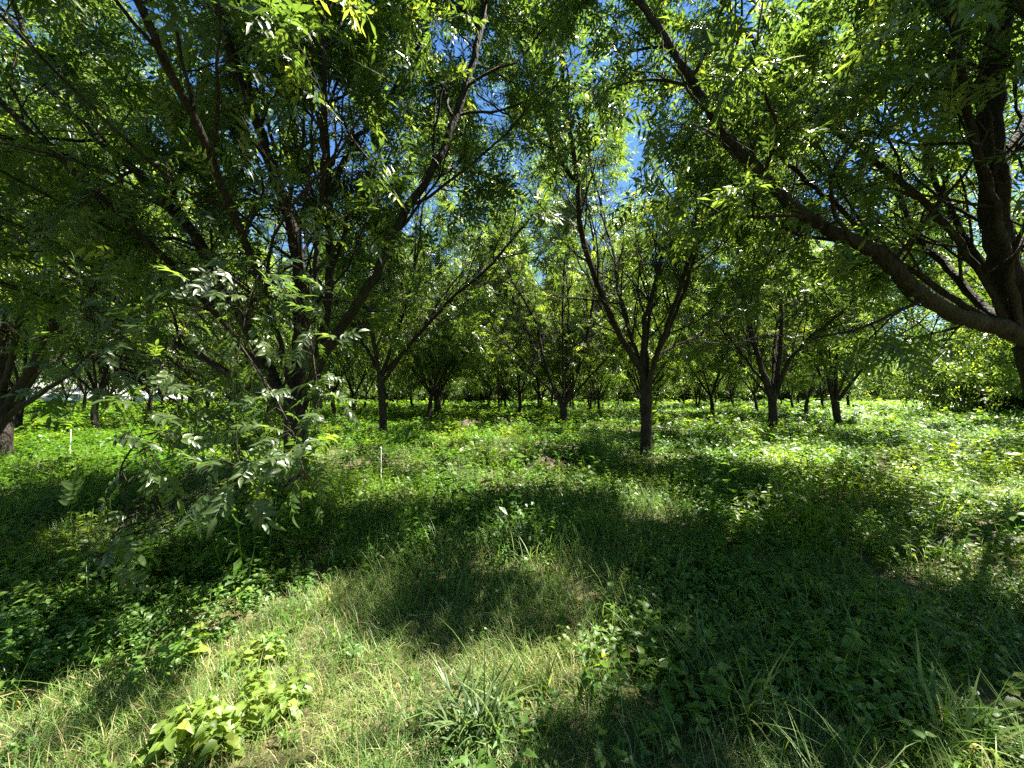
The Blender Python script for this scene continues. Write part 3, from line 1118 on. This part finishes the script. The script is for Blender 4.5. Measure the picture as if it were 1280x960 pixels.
def mid_label(x, y, px):
    near = [('the leftmost thick trunk', 0), ('the hanging leaves on the left', 270), ('the left forked trunk', 365), ('the trunk with the arching limb', 480),
            ('the bare soil patches', 600), ('the middle V-forked trunk', 703), ('the straight trunk right of centre', 808),
            ('the leaning trunk on the right', 963), ('the low-forked tree by the field', 1044), ('the massive right trunk', 1260)]
    n, q = min(near, key=lambda t: abs(t[1] - px))
    side = 'just left of' if px < q else 'just right of'
    row = 'third row' if y < 24 else ('fourth row' if y < 29 else 'fifth row')
    s = f'slim pecan tree in the {row}, {side} {n}'
    MIDN[s] = MIDN.get(s, 0) + 1
    if MIDN[s] > 1:
        s = s.replace('slim', ['', 'darker', 'smaller', 'more distant', 'fainter'][min(4, MIDN[s] - 1)])
    return s


orchard()

# ------------------------------------------------------------------ ground cover
def broad_plant(seed, h, nleaf, L, Wd, lod, spread=.12, shape='ovate'):
    """A low broadleaf weed: leaves whorled up a few stems."""
    r = random.Random(seed)
    Vs, Fs, Is, n, k = [], [], [], 0, 0
    stems = [(r.uniform(-spread, spread), r.uniform(-spread, spread), h * r.uniform(.6, 1.1)) for _ in range(3)]
    for i in range(nleaf):
        sx, sy, sh = stems[i % 3]
        t = (i + 1) / nleaf
        t = t ** .6
        a = r.uniform(0, 6.28)
        s = (.75 + .5 * math.sin(math.pi * t)) * r.uniform(.7, 1.2)
        if lod == 2:
            V, F = blade(L * s, Wd * s, 4, r.uniform(.15, .5), .3, shape)
        elif lod == 1:
            V, F = blade_lo(L * s, Wd * s, r.uniform(.1, .5), .3)
        else:
            V, F = blade_quad(L * s, Wd * s, r.uniform(.1, .4))
        M = rotz(a) @ roty(r.uniform(-.5, .35)) @ rotx(r.uniform(-.4, .4))
        V = V @ M.T + np.array([sx * (1 + t), sy * (1 + t), sh * t])
        Vs.append(V)
        Fs.append(F + n)
        Is.append(np.full(len(V), k))
        n += len(V)
        k += 1
    if lod >= 1:
        for sx, sy, sh in stems:
            wv = .002
            V = np.array([(sx - wv, sy, 0), (sx + wv, sy, 0), (sx * 2 + wv * .5, sy * 2, sh), (sx * 2 - wv * .5, sy * 2, sh)])
            Vs.append(V)
            Fs.append(np.array([(0, 1, 2, 3)]) + n)
            Is.append(np.full(4, k))
            n += 4
            k += 1
    return np.concatenate(Vs), np.concatenate(Fs), np.concatenate(Is)


GRASSY = [(-300, 1500), (-300, 870), (0, 862), (60, 850), (230, 850), (300, 790), (400, 735), (480, 722), (560, 735), (640, 715), (700, 690), (780, 700), (790, 740), (760, 770), (740, 800),
          (760, 850), (850, 910), (1000, 900), (1100, 940), (1400, 960), (1400, 1500)]
BARE = [(-1.55, 23.0, 1.0, 1.3), (-.6, 24.0, .8, 1.2), (0.95, 8.9, .7, .5), (4.7, 4.3, .5, .25), (6.2, 3.9, .8, .3), (0.62, 3.2, .2, .2), (2.6, 1.95, .3, .2), (3.1, 2.0, .25, .15)]


def bare_mask(x, y):
    m = np.zeros(len(x), bool)
    for bx, by, sx, sy in BARE:
        m |= ((x - bx) / sx) ** 2 + ((y - by) / sy) ** 2 < 1 + .5 * noise2(x, y, 5, .3)
    return m


def sector(r0, r1, dens, rng, half=57, margin=1.2):
    a = R(half)
    # sample in y-slab fan
    area = math.tan(a) * (r1 ** 2 - r0 ** 2) + 2 * margin * (r1 - r0)
    n = int(area * dens)
    y = np.sqrt(rng.uniform(r0 ** 2, r1 ** 2, n))
    x = rng.uniform(-1, 1, n) * (y * math.tan(a) + margin)
    return x, y


def weeds():
    rng = np.random.default_rng(12)
    acc = Acc()
    bands = [
        # r0, r1, density, templates, scale
        (0.9, 3.6, 190, [broad_plant(s, .15, 16, .04, [.028, .014, .03][s % 3], 2, .05, ['ovate', 'lance', 'ovate'][s % 3]) for s in range(6)], 1.0),
        (3.6, 8.0, 95, [broad_plant(s + 5, [.25, .36, .2][s % 3], 16, .056, [.038, .018, .03][s % 3], 1, .07) for s in range(6)], 1.0),
        (8.0, 18.0, 30, [broad_plant(s + 15, [.26, .38, .3][s % 3], 16, .085, .055, 1, .11) for s in range(5)], 1.0),
        (18.0, 42.0, 7.5, [broad_plant(s + 25, .3, 14, .15, .10, 0, .2) for s in range(4)], 1.0),
        (42.0, 110.0, 1.1, [broad_plant(s + 35, .42, 12, .34, .22, 0, .45) for s in range(4)], 1.0),
    ]
    for r0, r1, dens, tm, sc in bands:
        x, y = sector(r0, r1, dens, rng, 56.5 if r1 < 30 else 54)
        z = ground_h(x, y) * np.exp(-np.hypot(x, y) / 120)
        px, py, _ = project(np.stack([x, y, z], 1))
        g = in_poly(px, py, GRASSY)
        pn = noise2(x, y, 1, 1.6) + .5 * noise2(x, y, 2, .5)
        keep = (rng.random(len(x)) < np.clip(.78 + .45 * pn, .25, 1)) & ~(g & (rng.random(len(x)) < .88)) & ~bare_mask(x, y)
        x, y, z, pn = x[keep], y[keep], z[keep], pn[keep]
        n = len(x)
        a = rng.uniform(0, 6.28, n)
        tilt = rng.normal(0, .18, (n, 2))
        U = np.stack([tilt[:, 0], tilt[:, 1], np.ones(n)], 1)
        U /= np.linalg.norm(U, axis=1, keepdims=True)
        X = np.stack([np.cos(a), np.sin(a), np.zeros(n)], 1)
        X -= U * (X * U).sum(1, keepdims=True)
        X /= np.linalg.norm(X, axis=1, keepdims=True)
        M = np.stack([X, np.cross(U, X), U], axis=2)
        s = sc * rng.uniform(.6, 1.25, n) * np.clip(1 + .4 * pn, .55, 1.5)
        s = s * np.where(rng.random(n) < .07, np.where(y > 3.6, rng.uniform(1.3, 2.0, n), 1.3), 1)
        s = np.where(y < 2.0, s * .8, s)
        tone = .5 + .2 * noise2(x, y, 6, 1.1) + .12 * noise2(x, y, 7, 4.0) + rng.normal(0, .08, n)
        w_ = rng.integers(0, len(tm), n)
        P = np.stack([x, y, z], 1)
        for i, t in enumerate(tm):
            k = w_ == i
            scatter(acc, t, P[k], M[k], s[k], tone[k], .12, rng)
        print('weeds', r0, n)
    o = acc.build('weeds', M_WEED)
    tag(o, 'dense low broadleaf weeds covering the orchard floor', 'weeds', kind='stuff')


weeds()


def blades(acc, x, y, z, L, wd, rng, lean=.5, segs=3, tone=None):
    """Curved grass blades, vectorised."""
    n = len(x)
    a = rng.uniform(0, 6.28, n)
    dx, dy = np.cos(a), np.sin(a)
    l0 = np.abs(rng.normal(0, lean, n)) + .1
    curl = rng.uniform(.3, 1.6, n)
    rows = []
    px, py, pz = x.copy(), y.copy(), z.copy()
    th = l0.copy()
    sx, sy = -dy, dx
    for i in range(segs + 1):
        t = i / segs
        w_ = wd * (1 - t ** 1.5) * .5 + .0003
        rows.append(np.stack([px - sx * w_, py - sy * w_, pz], 1))
        rows.append(np.stack([px + sx * w_, py + sy * w_, pz], 1))
        st = L / segs
        px = px + dx * np.sin(th) * st
        py = py + dy * np.sin(th) * st
        pz = pz + np.cos(th) * st
        th = th + curl / segs
    V = np.stack(rows, 1)
    m = 2 * (segs + 1)
    F = np.array([(2 * i, 2 * i + 1, 2 * i + 3, 2 * i + 2) for i in range(segs)])
    F = (F[None] + (np.arange(n) * m)[:, None, None]).reshape(-1, 4)
    if tone is None:
        tone = rng.uniform(.2, .9, n)
    acc.add(V.reshape(-1, 3), F, np.repeat(np.clip(tone, 0, 1), m))


def grass():
    rng = np.random.default_rng(13)
    acc = Acc()
    # fine turf in the foreground
    x, y = sector(.85, 6.0, 6500, rng, 56)
    pr = np.clip(1.25 - y / 6.5, .15, 1)
    k = rng.random(len(x)) < pr
    x, y = x[k], y[k]
    z = ground_h(x, y)
    px, py, _ = project(np.stack([x, y, z], 1))
    g = in_poly(px, py, GRASSY)
    pn = noise2(x, y, 8, .35)
    keep = (g & (rng.random(len(x)) < .75 + .4 * pn)) | (~g & (rng.random(len(x)) < .05))
    keep &= ~(bare_mask(x, y) & (rng.random(len(x)) < .8))
    x, y, z = x[keep], y[keep], z[keep]
    n = len(x)
    tone = .37 + .3 * noise2(x, y, 9, .45) + rng.normal(0, .17, n)
    tone = np.where(rng.random(n) < .10, 1.0, tone)
    blades(acc, x, y, z, rng.uniform(.05, .19, n) * (1 + .45 * noise2(x, y, 10, .3)), rng.uniform(.0015, .004, n) * (1 + y * .12), rng, .75, 3, tone)
    print('turf', n)
    # taller coarse grass through the weeds
    for r0, r1, dens, Ls, wd, sg in [(1.2, 6, 520, (.18, .46), .007, 4), (6, 18, 60, (.2, .5), .012, 3), (18, 50, 10, (.3, .6), .035, 2)]:
        x, y = sector(r0, r1, dens, rng, 55)
        f = noise2(x, y, 14, 1.3) + .6 * noise2(x, y, 15, .5)
        ppx, ppy, _ = project(np.stack([x, y, ground_h(x, y)], 1))
        f = f + .8 * in_poly(ppx, ppy, [(380, 720), (480, 640), (860, 620), (900, 720), (760, 800), (660, 800), (600, 760), (480, 740)])
        f = f - .9 * in_poly(ppx, ppy, [(-200, 1500), (-200, 880), (240, 850), (420, 740), (600, 780), (660, 860), (720, 1500)])
        k = (rng.random(len(x)) < np.clip(.28 + .75 * f, 0.03, 1)) & ~bare_mask(x, y)
        x, y = x[k], y[k]
        n = len(x)
        z = ground_h(x, y)
        tone = .36 + .15 * noise2(x, y, 44, .8) + rng.normal(0, .16, n)
        blades(acc, x, y, z, rng.uniform(*Ls, n), wd * rng.uniform(.6, 1.3, n), rng, .45, sg, tone)
    o = acc.build('grass', M_GRASS)
    tag(o, 'fine green and straw turf with coarse grass blades among the weeds', 'grass', kind='stuff')
    # straw and fallen dry stems
    acc = Acc()
    x, y = sector(.9, 7.0, 260, rng, 56)
    n = len(x)
    z = ground_h(x, y) + rng.uniform(.005, .05, n)
    blades(acc, x, y, z, rng.uniform(.03, .12, n), rng.uniform(.002, .005, n), rng, 1.6, 2)
    o = acc.build('straw_litter', M_DRY)
    tag(o, 'dry straw and dead leaf litter lying between the weeds', 'litter', kind='stuff')


grass()


# individual plants near the camera -------------------------------------------------
def ground_at(px, py):
    """Ground point seen at a pixel."""
    a, b = (px - 640) / FPX, (480 - py) / FPX
    d = np.array([a, CP - b * SP, SP + b * CP])
    k = -CAMZ / d[2]
    return d[0] * k, d[1] * k


def grass_tuft(px, py, nb, L, wd, label, seed, mat=M_TUFT, lean=.55, spread=.05, heads=0):
    rng = np.random.default_rng(seed)
    x, y = ground_at(px, py)
    root_z = float(ground_h(x, y))
    acc = Acc()
    bx, by = rng.normal(0, spread, nb), rng.normal(0, spread, nb)
    blades(acc, bx, by, np.zeros(nb), L * rng.uniform(.45, 1.1, nb), wd * rng.uniform(.6, 1.2, nb), rng, lean, 7, rng.uniform(.1, .9, nb))
    o = acc.build('grass_tuft', mat)
    o.location = (x, y, root_z - .01)
    tag(o, label, 'grass tuft', 'grass tufts in the foreground')
    if heads:
        ha = Acc()
        for i in range(heads):
            a = rng.uniform(0, 6.28)
            h = L * rng.uniform(.9, 1.2)
            p0 = np.array([rng.normal(0, spread), rng.normal(0, spread), 0])
            p1 = p0 + np.array([math.cos(a) * .08, math.sin(a) * .08, h])
            P = catmull([p0, (p0 + p1) / 2 + [.01, 0, 0], p1], 4)
            tube(ha, P, .0012, 4, 0, rng)
            Pt = np.array([p1 + np.array([math.cos(a) * .01, math.sin(a) * .01, .01]) * q for q in range(6)])
            tube(ha, Pt, [.002, .0055, .006, .006, .005, .001], 6, .1, rng)
        ho = ha.build('seed_head', M_DRY, o)
    return o


def leafy_plant(px, py, h, label, seed, mat, L=.07, Wd=.045, stems=3, per=7, spread=.1, name='leafy_weed', group='leafy weeds in the foreground'):
    rng = np.random.default_rng(seed)
    x, y = ground_at(px, py)
    root = empty(name, (x, y, float(ground_h(x, y)) - .01))
    tag(root, label, 'plant', group)
    sa, la = Acc(), Acc()
    bl = blade(1, Wd / L, 6, .28, .3, 'ovate')
    tm = (bl[0], bl[1], np.zeros(len(bl[0]), int))
    for s in range(stems):
        a = rng.uniform(0, 6.28)
        r = spread * math.sqrt(rng.uniform(0, 1))
        p0 = np.array([math.cos(a) * r, math.sin(a) * r, 0])
        hh = h * rng.uniform(.6, 1.1)
        p1 = p0 + np.array([math.cos(a) * .25 * hh, math.sin(a) * .25 * hh, hh])
        P = catmull([p0, (p0 + p1) / 2 + rng.normal(0, .01, 3), p1], 5)
        tube(sa, P, np.linspace(.0035, .0015, len(P)), 5, 0, rng)
        Ps, Ds, Ss = [], [], []
        for i in range(per):
            t = .25 + .75 * (i / (per - 1)) ** .8
            c = P[min(len(P) - 1, int(t * (len(P) - 1)))]
            for q in (0, 1):
                b = i * 1.57 + q * math.pi + rng.normal(0, .3)
                d = np.array([math.cos(b), math.sin(b), rng.uniform(-.15, .5)])
                pet = L * .35
                tip = c + d / np.linalg.norm(d) * pet
                tube(sa, np.array([c, (c + tip) / 2, tip]), .0009, 3, 0, rng)
                Ps.append(tip)
                Ds.append(d + np.array([0, 0, -.25]))
                Ss.append(L * rng.uniform(.65, 1.15) * (1.05 - .45 * t ** 3))
        Ps, Ds = np.array(Ps), np.array(Ds)
        M = frames(Ds, rng.normal(0, .25, Ps.shape) + np.array([0, 0, 1]))
        scatter(la, tm, Ps, M, np.array(Ss), rng.normal(.55, .18, len(Ps)), .05, rng)
    sa.build('stems', mat, root)
    la.build('leaves', mat, root, smooth=True)
    return root


T = grass_tuft
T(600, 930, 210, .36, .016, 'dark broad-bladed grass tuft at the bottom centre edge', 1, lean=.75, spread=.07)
T(470, 880, 0 + 26, .2, .006, 'small blue-green grass tuft in the sunlit turf, left of the dark bottom tuft', 2, M_GRASS)
T(685, 885, 18, .3, .012, 'pale upright grass tuft with white stems beside the dark bottom tuft', 3, M_GRASS, lean=.2, spread=.012)
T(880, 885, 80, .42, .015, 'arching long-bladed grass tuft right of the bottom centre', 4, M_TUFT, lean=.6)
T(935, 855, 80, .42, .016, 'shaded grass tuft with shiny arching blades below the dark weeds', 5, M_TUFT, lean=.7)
T(930, 925, 46, .38, .018, 'bright broad grass blades leaning over bare soil at the bottom', 6, M_GRASS, lean=.5, spread=.03)
T(505, 770, 60, .26, .006, 'pale grass tuft arching where the turf meets the shade', 7, M_GRASS, lean=.8, spread=.06)
T(560, 790, 46, .24, .006, 'thin grass tuft at the right rim of the sunlit turf', 8, M_GRASS, lean=.8, spread=.06)
T(415, 705, 40, .26, .007, 'silvery grass tuft with seed heads above the sunlit turf', 9, M_GRASS, lean=.5, heads=4)
T(470, 735, 34, .25, .006, 'grass tuft bearing two straw seed heads near the turf edge', 10, M_GRASS, lean=.5, heads=2)
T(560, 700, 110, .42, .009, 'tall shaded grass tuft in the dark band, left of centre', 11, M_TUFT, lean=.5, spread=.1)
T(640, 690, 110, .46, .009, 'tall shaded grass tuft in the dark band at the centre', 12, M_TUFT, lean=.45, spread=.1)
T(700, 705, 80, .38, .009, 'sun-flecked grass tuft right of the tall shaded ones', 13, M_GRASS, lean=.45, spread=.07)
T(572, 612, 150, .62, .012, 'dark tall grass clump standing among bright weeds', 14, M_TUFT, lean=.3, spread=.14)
T(20, 870, 60, .24, .006, 'straw-coloured grass tuft at the lower left edge', 15, M_GRASS, lean=.7, spread=.08)
T(150, 880, 60, .22, .006, 'mixed green and straw grass tuft left of the lime plant', 16, M_GRASS, lean=.8, spread=.09)
T(1040, 860, 60, .26, .006, 'fine grass tuft in the dim hollow at lower right', 17, M_GRASS, lean=.7, spread=.07)
T(1180, 945, 90, .4, .022, 'broad bright green grass tuft at the bottom right corner', 18, M_GRASS, lean=.7, spread=.08)
T(1060, 700, 40, .3, .008, 'small sunlit grass tuft in the shaded weeds on the right', 19, M_GRASS, lean=.5, spread=.04)
T(700, 600, 60, .4, .01, 'bright grass tuft beside the bare soil patch', 20, M_GRASS, lean=.5, spread=.1)
T(240, 905, 30, .2, .008, 'yellow-green grass tuft behind the lime leafy plant', 21, M_GRASS, lean=.5, spread=.03)
P_ = leafy_plant
P_(228, 922, .18, 'lime-green leafy plant in the sunlit turf, largest leaves, lower left one', 31, M_LIME, .1, .066, 4, 6, .06)
P_(290, 915, .18, 'lime-green leafy plant in the sunlit turf, middle of the patch', 32, M_LIME, .085, .058, 8, 7, .13)
P_(345, 885, .2, 'lime-green leafy plant in the sunlit turf, right end of the patch', 33, M_LIME, .075, .05, 8, 7, .11)
P_(318, 832, .18, 'lime-green leafy plant half in shade at the top of the patch', 34, M_LIME, .075, .05, 7, 7, .10)
P_(408, 765, .13, 'small lime plant where the turf meets the shade', 35, M_LIME, .04, .028, 4, 6, .06)
P_(700, 830, .15, 'small leafy plant with a bright crown of leaves above the dark tuft', 36, M_LIME, .06, .045, 3, 5, .04)
P_(655, 880, .12, 'yellow-green creeping leaves right behind the dark bottom tuft', 37, M_LIME, .06, .05, 4, 4, .07)
P_(808, 815, .22, 'slender plant with four pale round leaves in the shaded grass', 38, M_LIME, .06, .048, 1, 4, .01)
P_(830, 730, .26, 'tall shaded broadleaf weed with sunlit top right of centre', 39, M_WEED, .075, .055, 6, 7, .14)
P_(870, 840, .2, 'broadleaf weed with lit yellowish leaves among arching grass', 40, M_LIME, .065, .045, 4, 6, .08)
P_(20, 800, .2, 'large-leaved dark weed at the left edge in shade', 41, M_WEED, .15, .12, 4, 5, .14)
P_(205, 825, .18, 'large-leaved shaded weed above the straw grass on the left', 42, M_WEED, .12, .09, 4, 5, .12)
P_(110, 790, .18, 'mid-green shaded broadleaf weed in the lower left darkness', 43, M_WEED, .075, .05, 5, 6, .12)
P_(305, 740, .22, 'shaded broadleaf weed behind the lime patch', 44, M_WEED, .07, .05, 6, 6, .14)
P_(1160, 670, .4, 'sunlit glossy weed standing tallest in the right shaded field', 45, M_WEED, .07, .045, 7, 8, .16)
P_(1120, 700, .3, 'sunlit weed below and left of the tallest one on the right', 46, M_WEED, .06, .04, 7, 7, .16)
P_(1270, 900, .26, 'big-leaved bright weed at the lower right edge', 47, M_WEED, .11, .07, 4, 5, .1)
P_(1130, 890, .2, 'leafy weed with dull broad leaves left of the corner plants', 48, M_WEED, .075, .05, 5, 6, .1)
P_(1200, 850, .22, 'dark broad-leaved weed in the lower right shade', 49, M_WEED, .08, .055, 5, 6, .12)
P_(1100, 790, .22, 'shaded weed with a few pale leaf tips on the right slope', 50, M_WEED, .07, .048, 6, 6, .14)
P_(1110, 950, .1, 'yellow-green seedling on the bottom edge in the sun', 51, M_LIME, .045, .035, 2, 4, .03)
P_(960, 800, .2, 'low dark weed between the arching grass and the right slope', 52, M_WEED, .06, .042, 5, 6, .12)


# dead twigs lying over the lower left turf
def dead_twigs():
    rng = np.random.default_rng(66)
    for pts, lb in [([(85, 845), (150, 880), (230, 915), (300, 925)], 'long dry stalk lying across the lower left turf'),
                    ([(0, 870), (40, 862), (75, 885)], 'short dry stalk lying at the left edge of the turf'),
                    ([(180, 850), (215, 905), (232, 955)][0:0] + [(140, 850), (165, 890), (190, 930)], 'thin dead twig crossing the long dry stalk')]:
        P = []
        for px, py in pts:
            x, y = ground_at(px, py)
            P.append((x, y, float(ground_h(x, y)) + .07))
        P = catmull(P, 5)
        c = P.mean(0)
        acc = Acc()
        tube(acc, P - c, np.linspace(.004, .0016, len(P)), 5, .1, rng)
        o = acc.build('dry_stalk', M_DRY, smooth=True)
        o.location = c
        tag(o, lb, 'dry stalk', 'dry stalks on the turf')


dead_twigs()


# white riser pipes of the drip irrigation
def risers():
    rng = np.random.default_rng(70)
    for px, py0, py1, d, lb in [(476, 560, 606, 6.9, 'tallest white irrigation stake, bent foot, in weeds left of centre'),
                                (863, 530, 560, 11.6, 'white irrigation stake right of the straight dark trunk'),
                                (87, 538, 566, 11.0, 'white irrigation stake near the thick left trunk'),
                                (528, 522, 541, 17.5, 'thin white irrigation stake right of the trunk with the arching limb'),
                                (546, 507, 515, 30.0, 'tiny far white irrigation stake between the back trunks')]:
        top = W(px, py0, d)
        bot = W(px, py1, d)
        gz = float(ground_h(bot[0], bot[1]))
        root = empty('irrigation_stake', (bot[0], bot[1], gz))
        tag(root, lb, 'stake', 'white irrigation stakes')
        acc = Acc()
        h = top[2] - gz
        lean = rng.uniform(-.02, .02)
        rad = .008 + .0005 * d
        P = np.array([(0, 0, -.05), (lean * .3, 0, h * .3), (lean, 0, h)])
        tube(acc, P, rad, 10, 0, rng)
        acc.build('pipe', M_WHITEPIPE, root, smooth=True)
        acc = Acc()
        tube(acc, np.array([(lean, 0, h - .015), (lean, 0, h + .012)]), rad * 1.45, 10, 0, rng)
        acc.build('cap', M_WHITEPIPE, root, smooth=False)
        acc = Acc()
        tube(acc, np.array([(0, 0, .18), (.05, -.02, .12), (.12, -.05, .03), (.3, -.1, .0)]), rad * .6, 8, 0, rng)
        acc.build('hose', M_WHITEPIPE, root, smooth=True)


risers()


# bare banks of soil with roots breaking through the cover
def soil_mound(x, y, sx, sy, h, label, seed):
    rng = np.random.default_rng(seed)
    n, m = 34, 14
    acc = Acc()
    V = []
    for i in range(m + 1):
        t = i / m
        for j in range(n):
            a = j / n * 2 * math.pi
            rr = t * (1 + .22 * math.sin(3 * a + seed) + .12 * math.sin(7 * a + 2 * seed))
            z = h * (1 - t ** 1.6) * (1 + .3 * math.sin(5 * a + 4 * t)) - .03 * (t > .95) + rng.normal(0, h * .09)
            V.append((sx * rr * math.cos(a), sy * rr * math.sin(a), z))
    F = [(i * n + j, i * n + (j + 1) % n, (i + 1) * n + (j + 1) % n, (i + 1) * n + j) for i in range(m) for j in range(n)]
    acc.add(np.array(V), np.array(F))
    for _ in range(9):
        a = rng.uniform(0, 6.28)
        p = np.array([sx * .7 * math.cos(a), sy * .7 * math.sin(a), h * .6])
        d = np.array([rng.normal(0, 1), rng.normal(0, .4), rng.normal(0, .2)])
        tube(acc, np.array([p, p + d * .12, p + d * .25 + [0, 0, -.03]]), [.03, .025, .012], 6, .15, rng)
    o = acc.build('soil_mound', M_SOIL)
    o.location = (x, y, float(ground_h(x, y)) + .02)
    tag(o, label, 'soil mound', 'bare soil mounds')


soil_mound(-2.3, 20.5, .8, .5, .27, 'dark bare soil mound among weeds, left one of the far pair', 1)
soil_mound(-.45, 21.2, .9, .5, .27, 'dark bare soil mound among weeds, right one of the far pair', 2)
soil_mound(0.75, 8.7, .5, .35, .2, 'nearer flat soil mound in the weeds at the centre', 3)
soil_mound(5.4, 4.3, .8, .25, .08, 'long low dry soil mound between sunlit weeds on the right', 4)


# long white shed behind the orchard on the far left
def shed():
    root = empty('white_shed', (-80, 70, 0))
    root.rotation_euler = (0, 0, R(20))
    root.scale = (1, 1, .75)
    tag(root, 'long low white shed with pale blue doors behind the trees at far left', 'shed')

    def box(name, mat, x0, x1, y0, y1, z0, z1, parent=root):
        V = np.array([(x, y, z) for x in (x0, x1) for y in (y0, y1) for z in (z0, z1)])
        F = np.array([(0, 1, 3, 2), (4, 6, 7, 5), (0, 4, 5, 1), (2, 3, 7, 6), (0, 2, 6, 4), (1, 5, 7, 3)])
        a = Acc()
        a.add(V, F)
        return a.build(name, mat, parent)
    box('wall', M_WALL, -16, 14, 0, 9, 0, 3.1)
    a = Acc()
    V = np.array([(-16.5, -.6, 3.1), (14.5, -.6, 3.1), (14.5, 4.5, 4.3), (-16.5, 4.5, 4.3), (14.5, 9.6, 3.1), (-16.5, 9.6, 3.1),
                  (-16.5, -.6, 3.25), (14.5, -.6, 3.25), (14.5, 4.5, 4.45), (-16.5, 4.5, 4.45), (14.5, 9.6, 3.25), (-16.5, 9.6, 3.25)])
    a.add(V, np.array([(6, 7, 8, 9), (9, 8, 10, 11), (0, 3, 2, 1), (3, 5, 4, 2), (0, 1, 7, 6), (4, 5, 11, 10), (1, 2, 8, 7), (2, 4, 10, 8), (0, 6, 9, 3), (3, 9, 11, 5)]))
    a.build('roof', M_ROOF, root)
    for k in range(4):
        x0 = -9 + 6 * k
        d = box('door', M_BLUE, x0, x0 + 4, -.06, .003, .05, 2.7)
        box('handle', M_ROOF, x0 + 1.9, x0 + 2.1, -.12, -.055, 1.0, 1.1, d)
    for k in range(2):
        wn = box('window', M_ROOF, -14.5 + k * 2.4, -13.1 + k * 2.4, -.05, .003, 1.2, 2.2)
        box('pane', M_BLUE, -14.4 + k * 2.4, -13.2 + k * 2.4, -.07, -.048, 1.3, 2.1, wn)


shed()
print('done, objects', len(bpy.data.objects))
